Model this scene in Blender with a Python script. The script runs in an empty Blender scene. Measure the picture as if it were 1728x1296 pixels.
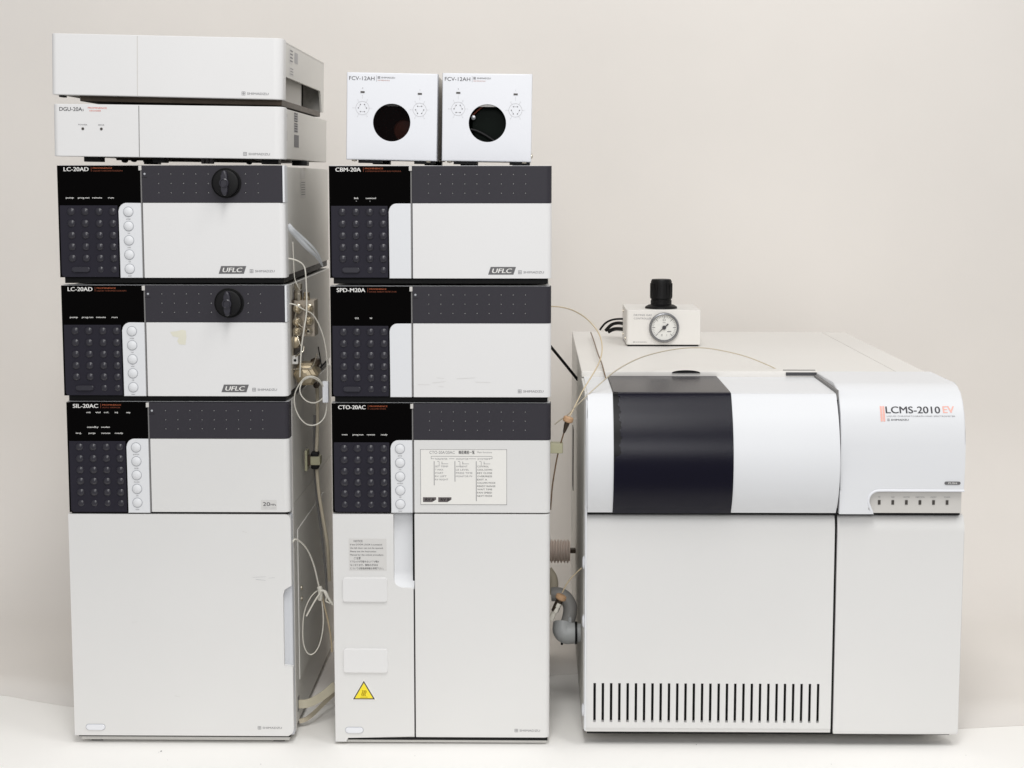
import bpy, bmesh, math, random
from mathutils import Vector, Matrix
random.seed(7)
R = math.radians
sc = bpy.context.scene
COL = sc.collection
MM = 0.001

# ------------------------------------------------------------------ camera
FPX = 2900.0                       # focal length in pixels of the 1728 px wide photograph
CAM = Vector((0.0, -2.008, 0.6769))
PITCH = math.atan(343 / FPX); YAW = math.atan(41 / FPX)
FW = Vector((-math.sin(YAW) * math.cos(PITCH), math.cos(YAW) * math.cos(PITCH), -math.sin(PITCH)))
RT = Vector((math.cos(YAW), math.sin(YAW), 0)); UP = RT.cross(FW)
cam = bpy.data.cameras.new('camera'); camo = bpy.data.objects.new('camera', cam); COL.objects.link(camo)
cam.sensor_width = 36; cam.lens = FPX / 1728 * 36; cam.clip_start = 0.05; cam.clip_end = 60
camo.matrix_world = Matrix.Translation(CAM) @ Matrix((RT, UP, -FW)).transposed().to_4x4()
sc.camera = camo

# ------------------------------------------------------------------ light
w = bpy.data.worlds.new('World'); sc.world = w; w.use_nodes = True
bgn = w.node_tree.nodes['Background']; bgn.inputs[0].default_value = (0.985, 0.99, 1.0, 1); bgn.inputs[1].default_value = 0.44
def area(name, loc, target, sx, sy, power, color):
    l = bpy.data.lights.new(name, 'AREA'); l.shape = 'RECTANGLE'; l.size = sx; l.size_y = sy
    l.energy = power; l.color = color
    o = bpy.data.objects.new(name, l); COL.objects.link(o); o.location = loc
    o.rotation_euler = (Vector(target) - Vector(loc)).to_track_quat('-Z', 'Y').to_euler()
    return o
area('overhead_light', (-0.02, -1.35, 2.40), (-0.02, 0.1, 0.2), 0.5, 1.3, 24.5, (1.0, 0.995, 0.985))
area('front_fill', (0.05, -3.3, 1.55), (0.0, 0.0, 0.3), 0.8, 0.9, 24, (0.99, 0.99, 1.0))  # added frontal fill to brighten fronts and gaps, no window known
area('overhead_light', (0.95, -0.85, 2.40), (0.55, 0.3, 0.1), 0.5, 1.3, 12.5, (1.0, 0.995, 0.985))  # added fill lamp to brighten the right side, no such fixture known
sc.view_settings.view_transform = 'Standard'; sc.view_settings.look = 'None'
sc.view_settings.exposure = 0.0; sc.view_settings.gamma = 1.0

# ------------------------------------------------------------------ materials
def lin(r, g, b):
    f = lambda c: ((c / 255 + 0.055) / 1.055) ** 2.4 if c > 10 else c / 255 / 12.92
    return (f(r), f(g), f(b), 1)
def mat(name, rgb, rough=0.5, spec=0.5, metal=0.0, var=0.03, scale=3.0, bump=0.0, bscale=900, coat=0.0, trans=0.0, ior=1.45, alpha=1.0):
    m = bpy.data.materials.new(name); m.use_nodes = True
    nt = m.node_tree; b = nt.nodes['Principled BSDF']
    base = lin(*rgb)
    tc = nt.nodes.new('ShaderNodeTexCoord'); nz = nt.nodes.new('ShaderNodeTexNoise')
    nz.inputs['Scale'].default_value = scale; nz.inputs['Detail'].default_value = 5
    nt.links.new(tc.outputs['Object'], nz.inputs['Vector'])
    cr = nt.nodes.new('ShaderNodeValToRGB')
    cr.color_ramp.elements[0].position = 0.32; cr.color_ramp.elements[1].position = 0.68
    cr.color_ramp.elements[0].color = [c * (1 - var) for c in base[:3]] + [1]
    cr.color_ramp.elements[1].color = [min(1, c * (1 + var)) for c in base[:3]] + [1]
    nt.links.new(nz.outputs['Fac'], cr.inputs[0]); nt.links.new(cr.outputs[0], b.inputs['Base Color'])
    b.inputs['Roughness'].default_value = rough; b.inputs['Metallic'].default_value = metal
    b.inputs['Specular IOR Level'].default_value = spec
    b.inputs['Coat Weight'].default_value = coat
    b.inputs['Transmission Weight'].default_value = trans; b.inputs['IOR'].default_value = ior
    if alpha < 1: b.inputs['Alpha'].default_value = alpha
    if bump > 0:
        n2 = nt.nodes.new('ShaderNodeTexNoise'); n2.inputs['Scale'].default_value = bscale; n2.inputs['Detail'].default_value = 3
        nt.links.new(tc.outputs['Object'], n2.inputs['Vector'])
        bp = nt.nodes.new('ShaderNodeBump'); bp.inputs['Strength'].default_value = bump; bp.inputs['Distance'].default_value = 0.0004
        nt.links.new(n2.outputs['Fac'], bp.inputs['Height']); nt.links.new(bp.outputs['Normal'], b.inputs['Normal'])
    return m
M = dict(
    wall=mat('wall_paint', (231, 226, 220), 0.9, 0.2, var=0.035, scale=1.7, bump=0.15, bscale=220),
    table=mat('table_laminate', (253, 251, 247), 0.55, 0.3, var=0.015, scale=4, bump=0.05, bscale=300),
    white=mat('white_plastic', (227, 226, 225), 0.45, 0.4, var=0.025, scale=2.6, bump=0.14),
    door=mat('warm_white_plastic', (223, 222, 220), 0.48, 0.4, var=0.028, scale=2.2, bump=0.14),
    cool=mat('cool_white_plastic', (226, 227, 229), 0.42, 0.4, var=0.012, scale=5, bump=0.06),
    bright=mat('bright_white_paint', (231, 232, 236), 0.4, 0.4, var=0.008, scale=6, bump=0.05),
    metal=mat('grey_painted_metal', (222, 220, 215), 0.5, 0.4, var=0.02, scale=4, bump=0.1),
    lid=mat('cream_painted_metal', (229, 226, 221), 0.5, 0.35, var=0.02, scale=3, bump=0.1),
    liner=mat('door_liner_plastic', (204, 206, 210), 0.5, 0.35),
    dot=mat('lit_dimple_grey', (192, 191, 190), 0.5, 0.3),  # lighter than the band: light on the dimple floors put into the colour
    recess=mat('grey_recess_plastic', (206, 203, 198), 0.5, 0.35, var=0.012),
    seam=mat('seam_grey', (130, 128, 127), 0.6, 0.3),
    black=mat('black_plastic', (12, 11, 12), 0.5, 0.3, var=0.1),
    gloss=mat('black_gloss_panel', (4, 3, 3), 0.1, 0.06, var=0.1),
    keypad=mat('charcoal_keypad', (36, 34, 44), 0.55, 0.25, var=0.08, scale=9, bump=0.15),
    key=mat('charcoal_key', (38, 36, 45), 0.3, 0.75, var=0.05),
    band=mat('charcoal_band', (51, 49, 55), 0.5, 0.3, var=0.05, scale=8, bump=0.15),
    ring=mat('button_ring_grey', (176, 178, 182), 0.5, 0.3),
    ink=mat('dark_ink', (78, 77, 80), 0.7, 0.2),
    inkl=mat('grey_ink', (140, 139, 141), 0.7, 0.2),
    inkf=mat('faint_ink', (186, 185, 186), 0.7, 0.2),
    inkw=mat('white_ink', (232, 230, 226), 0.6, 0.2),
    inko=mat('orange_ink', (172, 92, 62), 0.6, 0.2),
    inkod=mat('dull_orange_ink', (120, 66, 48), 0.6, 0.2),
    inkr=mat('red_ink', (222, 128, 116), 0.6, 0.2),
    salmon=mat('salmon_ink', (240, 184, 172), 0.6, 0.2),
    paper=mat('label_paper', (234, 232, 227), 0.6, 0.3, var=0.01),
    film=mat('clear_label_film', (213, 211, 208), 0.45, 0.4, var=0.01),
    badge=mat('grey_badge', (104, 103, 104), 0.4, 0.4),
    chip=mat('dark_sticker', (98, 92, 92), 0.5, 0.4),
    tape=mat('yellowed_adhesive', (226, 223, 206), 0.55, 0.3, var=0.03, scale=40),
    yellow=mat('warning_yellow', (247, 226, 60), 0.5, 0.3),
    olive=mat('warning_symbol', (176, 150, 20), 0.5, 0.3),
    steel=mat('stainless_steel', (200, 192, 176), 0.28, 0.5, metal=1.0, var=0.08, scale=30),
    brass=mat('nickel_brass', (182, 168, 142), 0.35, 0.5, metal=0.8, var=0.12, scale=40),
    block=mat('beige_metal_block', (168, 158, 144), 0.5, 0.4, var=0.06, scale=20),
    dkmetal=mat('dark_metal', (70, 60, 50), 0.45, 0.5, metal=0.5, var=0.2, scale=30),
    tube=mat('white_tube', (216, 212, 201), 0.35, 0.5, var=0.02),
    peek=mat('beige_tube', (205, 188, 158), 0.4, 0.5, var=0.03),
    peekd=mat('brown_tube', (120, 98, 76), 0.45, 0.4, var=0.05),
    cable=mat('beige_cable', (196, 186, 166), 0.5, 0.3, var=0.03),
    strap=mat('beige_strap', (200, 193, 172), 0.5, 0.3, var=0.05),
    clamp=mat('olive_beige_clamp', (168, 165, 138), 0.5, 0.4, var=0.06),
    brown=mat('brown_fitting', (186, 150, 116), 0.4, 0.4, var=0.06),
    dkbrown=mat('dark_brown_body', (110, 52, 34), 0.45, 0.4, var=0.2, scale=25),
    green=mat('dark_green_body', (3, 13, 6), 0.5, 0.12, var=0.2, scale=25),
    pvcd=mat('dark_grey_pvc', (142, 140, 137), 0.45, 0.4, var=0.05, scale=20),
    pvc=mat('grey_pvc', (178, 180, 180), 0.4, 0.4, var=0.05, scale=20),
    hose=mat('brown_corrugated_hose', (214, 200, 190), 0.45, 0.5, var=0.06),
    darkfilm=mat('dark_window_plastic', (7, 5, 24), 0.27, 0.26, var=0.1, scale=12, bump=0.4, bscale=700),
    darkbase=mat('black_cover_base', (8, 7, 9), 0.35, 0.2),
    vinyl=mat('translucent_plastic', (240, 243, 246), 0.25, 0.6, alpha=0.82),
    dial=mat('dial_face', (228, 227, 222), 0.5, 0.3, var=0.01),
    bezel=mat('chrome_bezel', (140, 140, 142), 0.25, 0.5, metal=0.7, var=0.1, scale=30),
    led=mat('led_window', (70, 66, 62), 0.3, 0.5),
)

# ------------------------------------------------------------------ helpers
def add(name, bm, m, parent=None, smooth=True):
    me = bpy.data.meshes.new(name)
    bmesh.ops.recalc_face_normals(bm, faces=bm.faces[:])
    bm.to_mesh(me); bm.free()
    if isinstance(m, (list, tuple)):
        for q in m: me.materials.append(M[q])
    else: me.materials.append(M[m])
    if smooth:
        me.shade_smooth(); me.set_sharp_from_angle(angle=R(32))
    o = bpy.data.objects.new(name, me); COL.objects.link(o)
    if smooth:
        q = o.modifiers.new('weighted_normals', 'WEIGHTED_NORMAL'); q.keep_sharp = True; q.weight = 80
    if parent: o.parent = parent
    return o
def tag(o, label, cat, group=None):
    o['label'] = label; o['category'] = cat
    if group: o['group'] = group
    return o
def thing(name, label, cat, loc, roll=0, group=None):
    o = bpy.data.objects.new(name, None); COL.objects.link(o); o.empty_display_size = 0.02
    o.location = Vector(loc) * MM; o.rotation_euler = (0, R(roll), 0)
    return tag(o, label, cat, group)
def B(): return bmesh.new()
def rbox(bm, x0, x1, y0, y1, z0, z1, e=0.5, seg=2, **big):
    """box in mm; big: fr fl ft fb (front edges) tl tr bl br (edges along Y) rr rl (rear verticals) = radius"""
    t = bmesh.new()
    v = [t.verts.new((x * MM, y * MM, z * MM)) for x in (x0, x1) for y in (y0, y1) for z in (z0, z1)]
    for f in ((0, 1, 3, 2), (4, 6, 7, 5), (0, 4, 5, 1), (2, 3, 7, 6), (0, 2, 6, 4), (1, 5, 7, 3)): t.faces.new([v[i] for i in f])
    pair = dict(fr=(4, 5), fl=(0, 1), ft=(1, 5), fb=(0, 4), tl=(1, 3), tr=(5, 7), bl=(0, 2), br=(4, 6), rl=(2, 3), rr=(6, 7))
    for k in sorted(big, key=lambda q: -big[q]):
        if not big[k]: continue
        p = pair[k]
        ed = [q for q in t.edges if q.is_valid and set(q.verts) == {v[p[0]], v[p[1]]}] if v[p[0]].is_valid and v[p[1]].is_valid else []
        if ed:
            bmesh.ops.bevel(t, geom=ed, offset=big[k] * MM, segments=8, affect='EDGES', profile=0.5)
    if e > 0:
        t.normal_update()
        ed = [q for q in t.edges if len(q.link_faces) == 2 and q.calc_face_angle(0) > R(40)]
        bmesh.ops.bevel(t, geom=ed, offset=e * MM, segments=seg, affect='EDGES', profile=0.5, clamp_overlap=True)
    me = bpy.data.meshes.new('tmp'); t.to_mesh(me); t.free(); bm.from_mesh(me); bpy.data.meshes.remove(me)
    return bm
def box(x0, x1, y0, y1, z0, z1, e=0.5, **k): return rbox(B(), x0, x1, y0, y1, z0, z1, e, **k)
def plate(pts, y0, y1, e=0.5, bm=None):
    """XZ outline in mm extruded from y0 (front) to y1"""
    t = bmesh.new()
    a = [t.verts.new((x * MM, y0 * MM, z * MM)) for x, z in pts]; b = [t.verts.new((x * MM, y1 * MM, z * MM)) for x, z in pts]
    ff = t.faces.new(a); t.faces.new(b[::-1]); n = len(a)
    for i in range(n): t.faces.new((a[(i + 1) % n], a[i], b[i], b[(i + 1) % n]))
    if e > 0: bmesh.ops.bevel(t, geom=list(ff.edges), offset=e * MM, segments=2, affect='EDGES', profile=0.5, clamp_overlap=True)
    t.normal_update(); bmesh.ops.triangulate(t, faces=[f for f in t.faces if len(f.verts) > 4], ngon_method='EAR_CLIP')
    if bm is None: return t
    me = bpy.data.meshes.new('tmp'); t.to_mesh(me); t.free(); bm.from_mesh(me); bpy.data.meshes.remove(me); return bm
def extr_x(prof, x0, x1, e=0.5, bm=None):
    """YZ outline in mm extruded along X"""
    t = bmesh.new()
    a = [t.verts.new((x0 * MM, y * MM, z * MM)) for y, z in prof]; b = [t.verts.new((x1 * MM, y * MM, z * MM)) for y, z in prof]
    f1 = t.faces.new(a); f2 = t.faces.new(b[::-1]); n = len(a)
    for i in range(n): t.faces.new((a[(i + 1) % n], a[i], b[i], b[(i + 1) % n]))
    if e > 0: bmesh.ops.bevel(t, geom=list(set(list(f1.edges) + list(f2.edges))), offset=e * MM, segments=2, affect='EDGES', profile=0.5, clamp_overlap=True)
    t.normal_update(); bmesh.ops.triangulate(t, faces=[f for f in t.faces if len(f.verts) > 4], ngon_method='EAR_CLIP')
    if bm is None: return t
    me = bpy.data.meshes.new('tmp'); t.to_mesh(me); t.free(); bm.from_mesh(me); bpy.data.meshes.remove(me); return bm
def arc(cx, cz, r, a0, a1, n=8): return [(cx + r * math.cos(R(a0 + (a1 - a0) * i / n)), cz + r * math.sin(R(a0 + (a1 - a0) * i / n))) for i in range(n + 1)]
def rrect(x0, x1, z0, z1, r, n=6):
    return arc(x1 - r, z1 - r, r, 0, 90, n) + arc(x0 + r, z1 - r, r, 90, 180, n) + arc(x0 + r, z0 + r, r, 180, 270, n) + arc(x1 - r, z0 + r, r, 270, 360, n)
def lathe(prof, axis='Y', c=(0, 0, 0), n=32, bm=None, caps=True):
    """prof = list of (radius, distance along axis) in mm, closed at ends"""
    bm = bm or B(); rings = []
    def P(r, h, a):
        u, v = r * math.cos(a), r * math.sin(a)
        if axis == 'Y': q = (u, h, v)
        elif axis == 'Z': q = (u, v, h)
        else: q = (h, u, v)
        return (Vector(q) + Vector(c)) * MM
    for r, h in prof:
        if r < 1e-6: rings.append([bm.verts.new(P(0, h, 0))])
        else: rings.append([bm.verts.new(P(r, h, 2 * math.pi * i / n)) for i in range(n)])
    for a, b in zip(rings, rings[1:]):
        for i in range(n):
            j = (i + 1) % n
            if len(a) == 1 and len(b) == 1: continue
            if len(a) == 1: bm.faces.new((a[0], b[i], b[j]))
            elif len(b) == 1: bm.faces.new((a[i], b[0], a[j]))
            else: bm.faces.new((a[i], b[i], b[j], a[j]))
    for rg in (rings[0], rings[-1]):
        if caps and len(rg) > 2: bm.faces.new(rg)
    return bm
def smoothpath(pts, k=6):
    if len(pts) < 3: return [Vector(p) for p in pts]
    P = [Vector(p) for p in pts]; out = []
    for i in range(len(P) - 1):
        p0 = P[max(i - 1, 0)]; p1 = P[i]; p2 = P[i + 1]; p3 = P[min(i + 2, len(P) - 1)]
        for s in range(k):
            t = s / k
            out.append(0.5 * ((2 * p1) + (p2 - p0) * t + (2 * p0 - 5 * p1 + 4 * p2 - p3) * t * t + (3 * p1 - p0 - 3 * p2 + p3) * t ** 3))
    out.append(P[-1]); return out
def sweep(pts, r, bm=None, n=8, flat=None, smooth=6, radii=None):
    """tube through world points (m); r in mm; flat=(a,b) gives an elliptic section"""
    bm = bm or B(); P = smoothpath(pts, smooth); rings = []
    ref = Vector((0.05, 1, 0.1)).normalized(); prev = None
    for i, p in enumerate(P):
        t = (P[min(i + 1, len(P) - 1)] - P[max(i - 1, 0)]).normalized()
        if prev is None:
            u = t.cross(ref); u = u.normalized() if u.length > 1e-3 else t.orthogonal().normalized()
        else:
            u = (prev - t * prev.dot(t)); u = u.normalized() if u.length > 1e-4 else t.orthogonal().normalized()
        prev = u; v = t.cross(u)
        ra, rb = (flat if flat else (r, r))
        if radii: s = radii(i / (len(P) - 1)); ra, rb = ra * s, rb * s
        rings.append([bm.verts.new(p + (u * math.cos(2 * math.pi * k / n) * ra + v * math.sin(2 * math.pi * k / n) * rb) * MM) for k in range(n)])
    for a, b in zip(rings, rings[1:]):
        for k in range(n): bm.faces.new((a[k], a[(k + 1) % n], b[(k + 1) % n], b[k]))
    bm.faces.new(rings[0]); bm.faces.new(rings[-1]); return bm
def at(px, py, y):
    """world point (m) at depth y (mm) seen at photograph pixel px, py"""
    r = FW + RT * ((px - 864) / FPX) + UP * ((648 - py) / FPX)
    return CAM + r * ((y * MM - CAM.y) / r.y)
def text(parent, s, x, z, cap, m, y=-0.25, width=None, bold=0.0, align='L', shear=0.0, side=None, name='lettering'):
    """printed text on a surface facing -Y (or +X when side is the x of that face); x,z = left end and centre height (mm)"""
    c = bpy.data.curves.new('t', 'FONT'); c.body = s; c.size = cap / 0.7; c.resolution_u = 4 if cap > 3 else 2
    c.shear = shear
    o = bpy.data.objects.new('t', c); COL.objects.link(o)
    bpy.context.view_layer.update()
    me = bpy.data.meshes.new_from_object(o.evaluated_get(bpy.context.evaluated_depsgraph_get()))
    bpy.data.objects.remove(o); bpy.data.curves.remove(c)
    if not len(me.vertices): return
    xs = [v.co.x for v in me.vertices]; x0, x1 = min(xs), max(xs); k = (width / (x1 - x0)) if width else 1
    W = (x1 - x0) * k; off = {'L': 0, 'C': -W / 2, 'R': -W}[align]
    for v in me.vertices:
        a, b = (v.co.x - x0) * k + off, v.co.y - cap / 2
        v.co = ((x + a) * MM, y * MM, (z + b) * MM) if side is None else (side * MM, (x + a) * MM, (z + b) * MM)
    if bold:
        bm = bmesh.new(); bm.from_mesh(me); g = bmesh.ops.duplicate(bm, geom=bm.verts[:] + bm.edges[:] + bm.faces[:])
        for q in g['geom']:
            if isinstance(q, bmesh.types.BMVert):
                if side is None: q.co.x += cap * bold * 3.2 * MM; q.co.z += cap * bold * 0.8 * MM; q.co.y -= 0.03 * MM
        bm.to_mesh(me); bm.free()
    me.materials.clear(); me.materials.append(M[m]); me.name = name
    o = bpy.data.objects.new(name, me); COL.objects.link(o); o.parent = parent
    return o
def flat(parent, quads, m, y=-0.25, name='printed_mark', side=None):
    """flat print: list of XZ polygons"""
    bm = B()
    for q in quads: bm.faces.new([bm.verts.new((x * MM, y * MM, z * MM) if side is None else (side * MM, x * MM, z * MM)) for x, z in q])
    return add(name, bm, m, parent, smooth=False)
def rect(x0, x1, z0, z1): return [(x0, z0), (x1, z0), (x1, z1), (x0, z1)]
def ringq(cx, cz, r, t, n=24):
    return [[(cx + a * math.cos(2 * math.pi * b / n), cz + a * math.sin(2 * math.pi * b / n)) for a, b in ((r, i), (r, i + 1), (r - t, i + 1), (r - t, i))] for i in range(n)]
def disc(cx, cz, r, n=16): return [(cx + r * math.cos(2 * math.pi * i / n), cz + r * math.sin(2 * math.pi * i / n)) for i in range(n)]
def maker_mark(parent, x, z, h, width, m='inkl', y=-0.25):
    """circled-cross emblem in a square followed by the maker's name"""
    s = h * 1.15; t = s * 0.12; cx = x + s / 2
    q = [rect(x, x + s, z - s / 2, z - s / 2 + t), rect(x, x + s, z + s / 2 - t, z + s / 2), rect(x, x + t, z - s / 2 + t, z + s / 2 - t), rect(x + s - t, x + s, z - s / 2 + t, z + s / 2 - t),
         rect(cx - t / 2, cx + t / 2, z - s / 2 + t, z + s / 2 - t), rect(x + t, cx - t / 2, z - t / 2, z + t / 2), rect(cx + t / 2, x + s - t, z - t / 2, z + t / 2)]
    flat(parent, q, m, y, 'emblem')
    text(parent, 'SHIMADZU', x + s * 1.5, z, h * 0.72, m, y, width=width - s * 1.5, bold=0.012)
def cells(bm, xs, zs, holes, y, depth, r=1.1, mode='dimple', n=8):
    """flat face of rectangular cells; a hole cell carries a round dimple in its middle"""
    for i in range(len(xs) - 1):
        for j in range(len(zs) - 1):
            x0, x1, z0, z1 = xs[i], xs[i + 1], zs[j], zs[j + 1]
            if (i, j) not in holes:
                bm.faces.new([bm.verts.new((a * MM, y * MM, b * MM)) for a, b in rect(x0, x1, z0, z1)]); continue
            cx, cz = (x0 + x1) / 2, (z0 + z1) / 2
            outer = [(x1, cz), (x1, z1), (cx, z1), (x0, z1), (x0, cz), (x0, z0), (cx, z0), (x1, z0)]
            O = [bm.verts.new((a * MM, y * MM, b * MM)) for a, b in outer]
            I = [bm.verts.new(((cx + r * math.cos(k * math.pi / 4)) * MM, y * MM, (cz + r * math.sin(k * math.pi / 4)) * MM)) for k in range(8)]
            J = [bm.verts.new(((cx + .6 * r * math.cos(k * math.pi / 4)) * MM, (y + depth) * MM, (cz + .6 * r * math.sin(k * math.pi / 4)) * MM)) for k in range(8)]
            for k in range(8):
                l = (k + 1) % 8
                bm.faces.new((O[k], O[l], I[l], I[k])); bm.faces.new((I[k], I[l], J[l], J[k]))
            bm.faces.new(J).material_index = 1

# ------------------------------------------------------------------ setting
TY = 870
def backdrop():
    bm = B(); rows = []
    xs = [-2400, -1400, -900, -760, -700, -650, -605, -560, -400, -290, -260, -100, 0, 30, 60, 100, 300, 480, 520, 560, 600, 680, 800, 1200, 2600]
    def front(x):
        pts = [(-2400, 250), (-900, 215), (-760, 205), (-700, 192), (-650, 166), (-605, 146), (-560, 138), (-290, 150), (0, 290), (60, 305), (300, 180), (520, 70), (600, 84), (800, 95), (2600, 100)]
        for (a, b), (c, d) in zip(pts, pts[1:]):
            if a <= x <= c: return b + (d - b) * (x - a) / (c - a)
    rad = 300
    for x in xs:
        f = front(x); col = [(f, 0.7)] + [(f + (TY - rad - f) * t, 0.7) for t in (0.25, 0.5, 0.75, 1)]
        col += [(TY - rad + rad * math.sin(R(a)), 0.7 + rad - rad * math.cos(R(a))) for a in range(6, 91, 6)]
        col += [(TY, 900), (TY, 2400)]
        rows.append([bm.verts.new((x * MM, y * MM, z * MM)) for y, z in col])
    for a, b in zip(rows, rows[1:]):
        for k in range(len(a) - 1): bm.faces.new((a[k], b[k], b[k + 1], a[k + 1]))
    o = add('backdrop', bm, 'wall'); o['kind'] = 'structure'
    sl = o.modifiers.new('thickness', 'SOLIDIFY'); sl.thickness = 0.0005; sl.offset = 1
backdrop()
tb = box(-1500, 1700, -330, TY + 40, -30, 0, 1.5)
tbo = add('table_top', tb, 'table'); tbo['kind'] = 'structure'

# ------------------------------------------------------------------ bench modules
KEYMESH = {}
def keymesh():
    if 'k' not in KEYMESH:
        bm = lathe([(4.7, 0.2), (4.4, -0.4), (3.8, -1.1), (2.7, -1.8), (1.4, -2.15), (0, -2.2)], 'Y', n=16)
        me = bpy.data.meshes.new('key'); bmesh.ops.recalc_face_normals(bm, faces=bm.faces[:]); bm.to_mesh(me); bm.free(); me.shade_smooth(); me.materials.append(M['key']); KEYMESH['k'] = me
        bm = lathe([(5.3, 0.2), (5.3, -0.7), (4.9, -1.1), (0, -1.3)], 'Y', n=24)
        me = bpy.data.meshes.new('button'); bmesh.ops.recalc_face_normals(bm, faces=bm.faces[:]); bm.to_mesh(me); bm.free(); me.shade_smooth(); me.materials.append(M['cool']); KEYMESH['b'] = me
    return KEYMESH
def module(name, label, cat, x0, W, z0, Ht, title, tw, subs, status, buttons, slot, knob, firstdot, depth=436, extra=None, group=None, y0=0, band_h=43.5, bottom=True, door_to=None, tilt=0, post=False):
    """standard 132 mm high instrument front; local origin = front left bottom corner, z measured up"""
    T = thing(name, label, cat, (x0 + W / 2, y0 + depth / 2, z0), tilt, group)
    k = W / 262.0                                # measured on a 262 mm wide front
    ox, oy = -W / 2, -depth / 2
    def X(v): return ox + v * k
    def Z(v): return Ht - v                      # v = distance below the top edge
    Y = lambda v: oy + v
    def sh(bm):                                  # nothing: coordinates are already local
        return bm
    zb = 0
    # chassis behind the bezel
    add('chassis', box(X(2), X(260), Y(24), Y(depth), 2, Ht - 2, 1), 'metal', T)
    # bezel frame
    add('bezel', box(X(0), X(261.2), Y(9), Y(25), 0.6, Ht - 0.4, 0.8, fr=5, fl=3), 'cool', T)
    # display panel (black glass, L shaped with the rounded shoulder of the button strip)
    pts = [(X(1), Z(Ht - 1)), (X(70.6), Z(Ht - 1)), (X(70.6), Z(54))] + [(x, z) for x, z in arc(X(80), Z(54), 9.4 * k, 180, 90, 8)][1:] + [(X(96.4), Z(44.4)), (X(96.4), Z(0.8)), (X(1), Z(0.8))]
    disp = add('display_panel', plate(pts, Y(0.8), Y(9), 0.6), 'gloss', T)
    kp = add('keypad_panel', box(X(3.2), X(69.6), Y(-0.4), Y(6), 1.5, Z(47), 0.5, bl=4, fl=1.5), 'keypad', T)
    pts = [(X(71), Z(Ht - 0.6)), (X(96.8), Z(Ht - 0.6)), (X(96.8), Z(44.2))] + arc(X(80.2), Z(53.4), 9.2 * k, 90, 180, 8)
    strip = add('button_strip', plate(pts, Y(-0.8), Y(9), 0.8), 'cool', T)
    # divider
    add('divider', box(X(96.6), X(98.2), Y(1.2), Y(9), 1, Z(0.6), 0.2), 'seam', T)
    add('divider_tab', box(X(94.9), X(98.4), Y(-0.6), Y(1.1), Z(6.5), Z(1), 0.4), 'recess', T)
    # keys
    cols = (16.4, 32.2, 48.4, 64.0) if slot else (15.6, 31.4, 47.0, 62.8)
    rows = (54, 67.8, 81.6, 95, 108.4, 121.6)
    for r_, rz in enumerate(rows):
        for c_, cx in enumerate(cols):
            if slot and r_ == 5 and c_ < 2: continue
            o = bpy.data.objects.new('key', keymesh()['k']); COL.objects.link(o); o.parent = kp
            o.location = Vector((X(cx), Y(-0.4), Z(rz))) * MM
            if r_ == 5: o.scale = (0.82, 0.6, 0.82)
    if slot:
        add('slot_key', plate(rrect(X(15.5), X(36.5), Z(124.4), Z(118.6), 2.6), Y(-2.4), Y(-0.2), 0.9), 'key', kp)
    # buttons
    if buttons:
        for rz, txt in zip((54.4, 71, 87.6, 104.2, 120.8), buttons):
            o = bpy.data.objects.new('button', keymesh()['b']); COL.objects.link(o); o.parent = strip
            o.location = Vector((X(82.2), Y(-0.8), Z(rz))) * MM
            flat(strip, ringq(X(82.2), Z(rz), 6.1, 0.75), 'ring', Y(-1.0), 'button_ring')
            text(strip, txt, X(82.2), Z(rz + 8.1), 1.5, 'inkl', Y(-1.0), align='C', bold=0.01)
    # lettering on the display
    text(disp, title, X(8.8), Z(5.0), 4.6, 'inkw', Y(0.55), width=tw * k, bold=0.022)
    tx = 8.8 + tw + 3
    flat(disp, [rect(X(tx), X(tx + 0.5), Z(7.6), Z(2.4))], 'inkod', Y(0.55))
    text(disp, subs[0], X(tx + 2.2), Z(3.8), 1.7, 'inko', Y(0.55), width=subs[1] * k, bold=0.01)
    text(disp, subs[2], X(tx + 2.2), Z(6.9), 1.5, 'inkod', Y(0.55), width=subs[3] * k, bold=0.01)
    for sx, sz, wd, s in status:
        text(disp, s, X(sx), Z(sz), 1.9, 'inkw', Y(0.55), width=wd * k, bold=0.02)
    # dark band with dimples
    bm = B()
    xs = [98.6]; cs = [117.5 + 14.25 * i for i in range(9)]
    for c in cs: xs += [c - 3.4, c + 3.4]
    xs.append(250.0)
    rowz = [10.5, 21.4, 32.2]
    zs = [band_h]
    for r_ in reversed(rowz): zs += [r_ + 3.4, r_ - 3.4]
    zs.append(0.8)
    xl = [X(v) for v in xs]; zl = [Z(v) for v in zs]
    kx = 195.6
    holes = set()
    for i in range(9):
        if knob and abs(cs[i] - kx) < 20: continue
        for j in range(3): holes.add((1 + 2 * i, 1 + 2 * j))
    cells(bm, xl, zl, holes, Y(0), 1.2, r=1.1)
    bmesh.ops.remove_doubles(bm, verts=bm.verts[:], dist=1e-7)
    rbox(bm, X(250.0), X(259.4 if post else 262), Y(0), Y(24), Z(band_h), Z(0.8), 0, fr=1.5 if post else 7)
    rbox(bm, X(98.6), X(250.0), Y(1.3), Y(9), Z(band_h), Z(0.8), 0)
    rbox(bm, X(98.6), X(250.0), Y(0.01), Y(1.3), Z(1.3), Z(0.8), 0)
    band = add('dark_band', bm, ['band', 'dot'], T)
    if post: add('corner_trim', box(X(259.6), X(262), Y(0.8), Y(23.8), Z(band_h), Z(0.6), 0.3, fr=2.0), 'cool', T)
    if firstdot:
        add('status_light', lathe([(1.3, 0.1), (1.2, -0.5), (0, -0.8)], 'Y', (X(101.8), Y(0), Z(10.5)), 12), 'ring', band)
        text(band, 'power', X(101.8), Z(14.2), 1.4, 'black', Y(-0.2), align='C', width=7)
    # white door
    dz = Ht - band_h - 0.5
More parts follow.
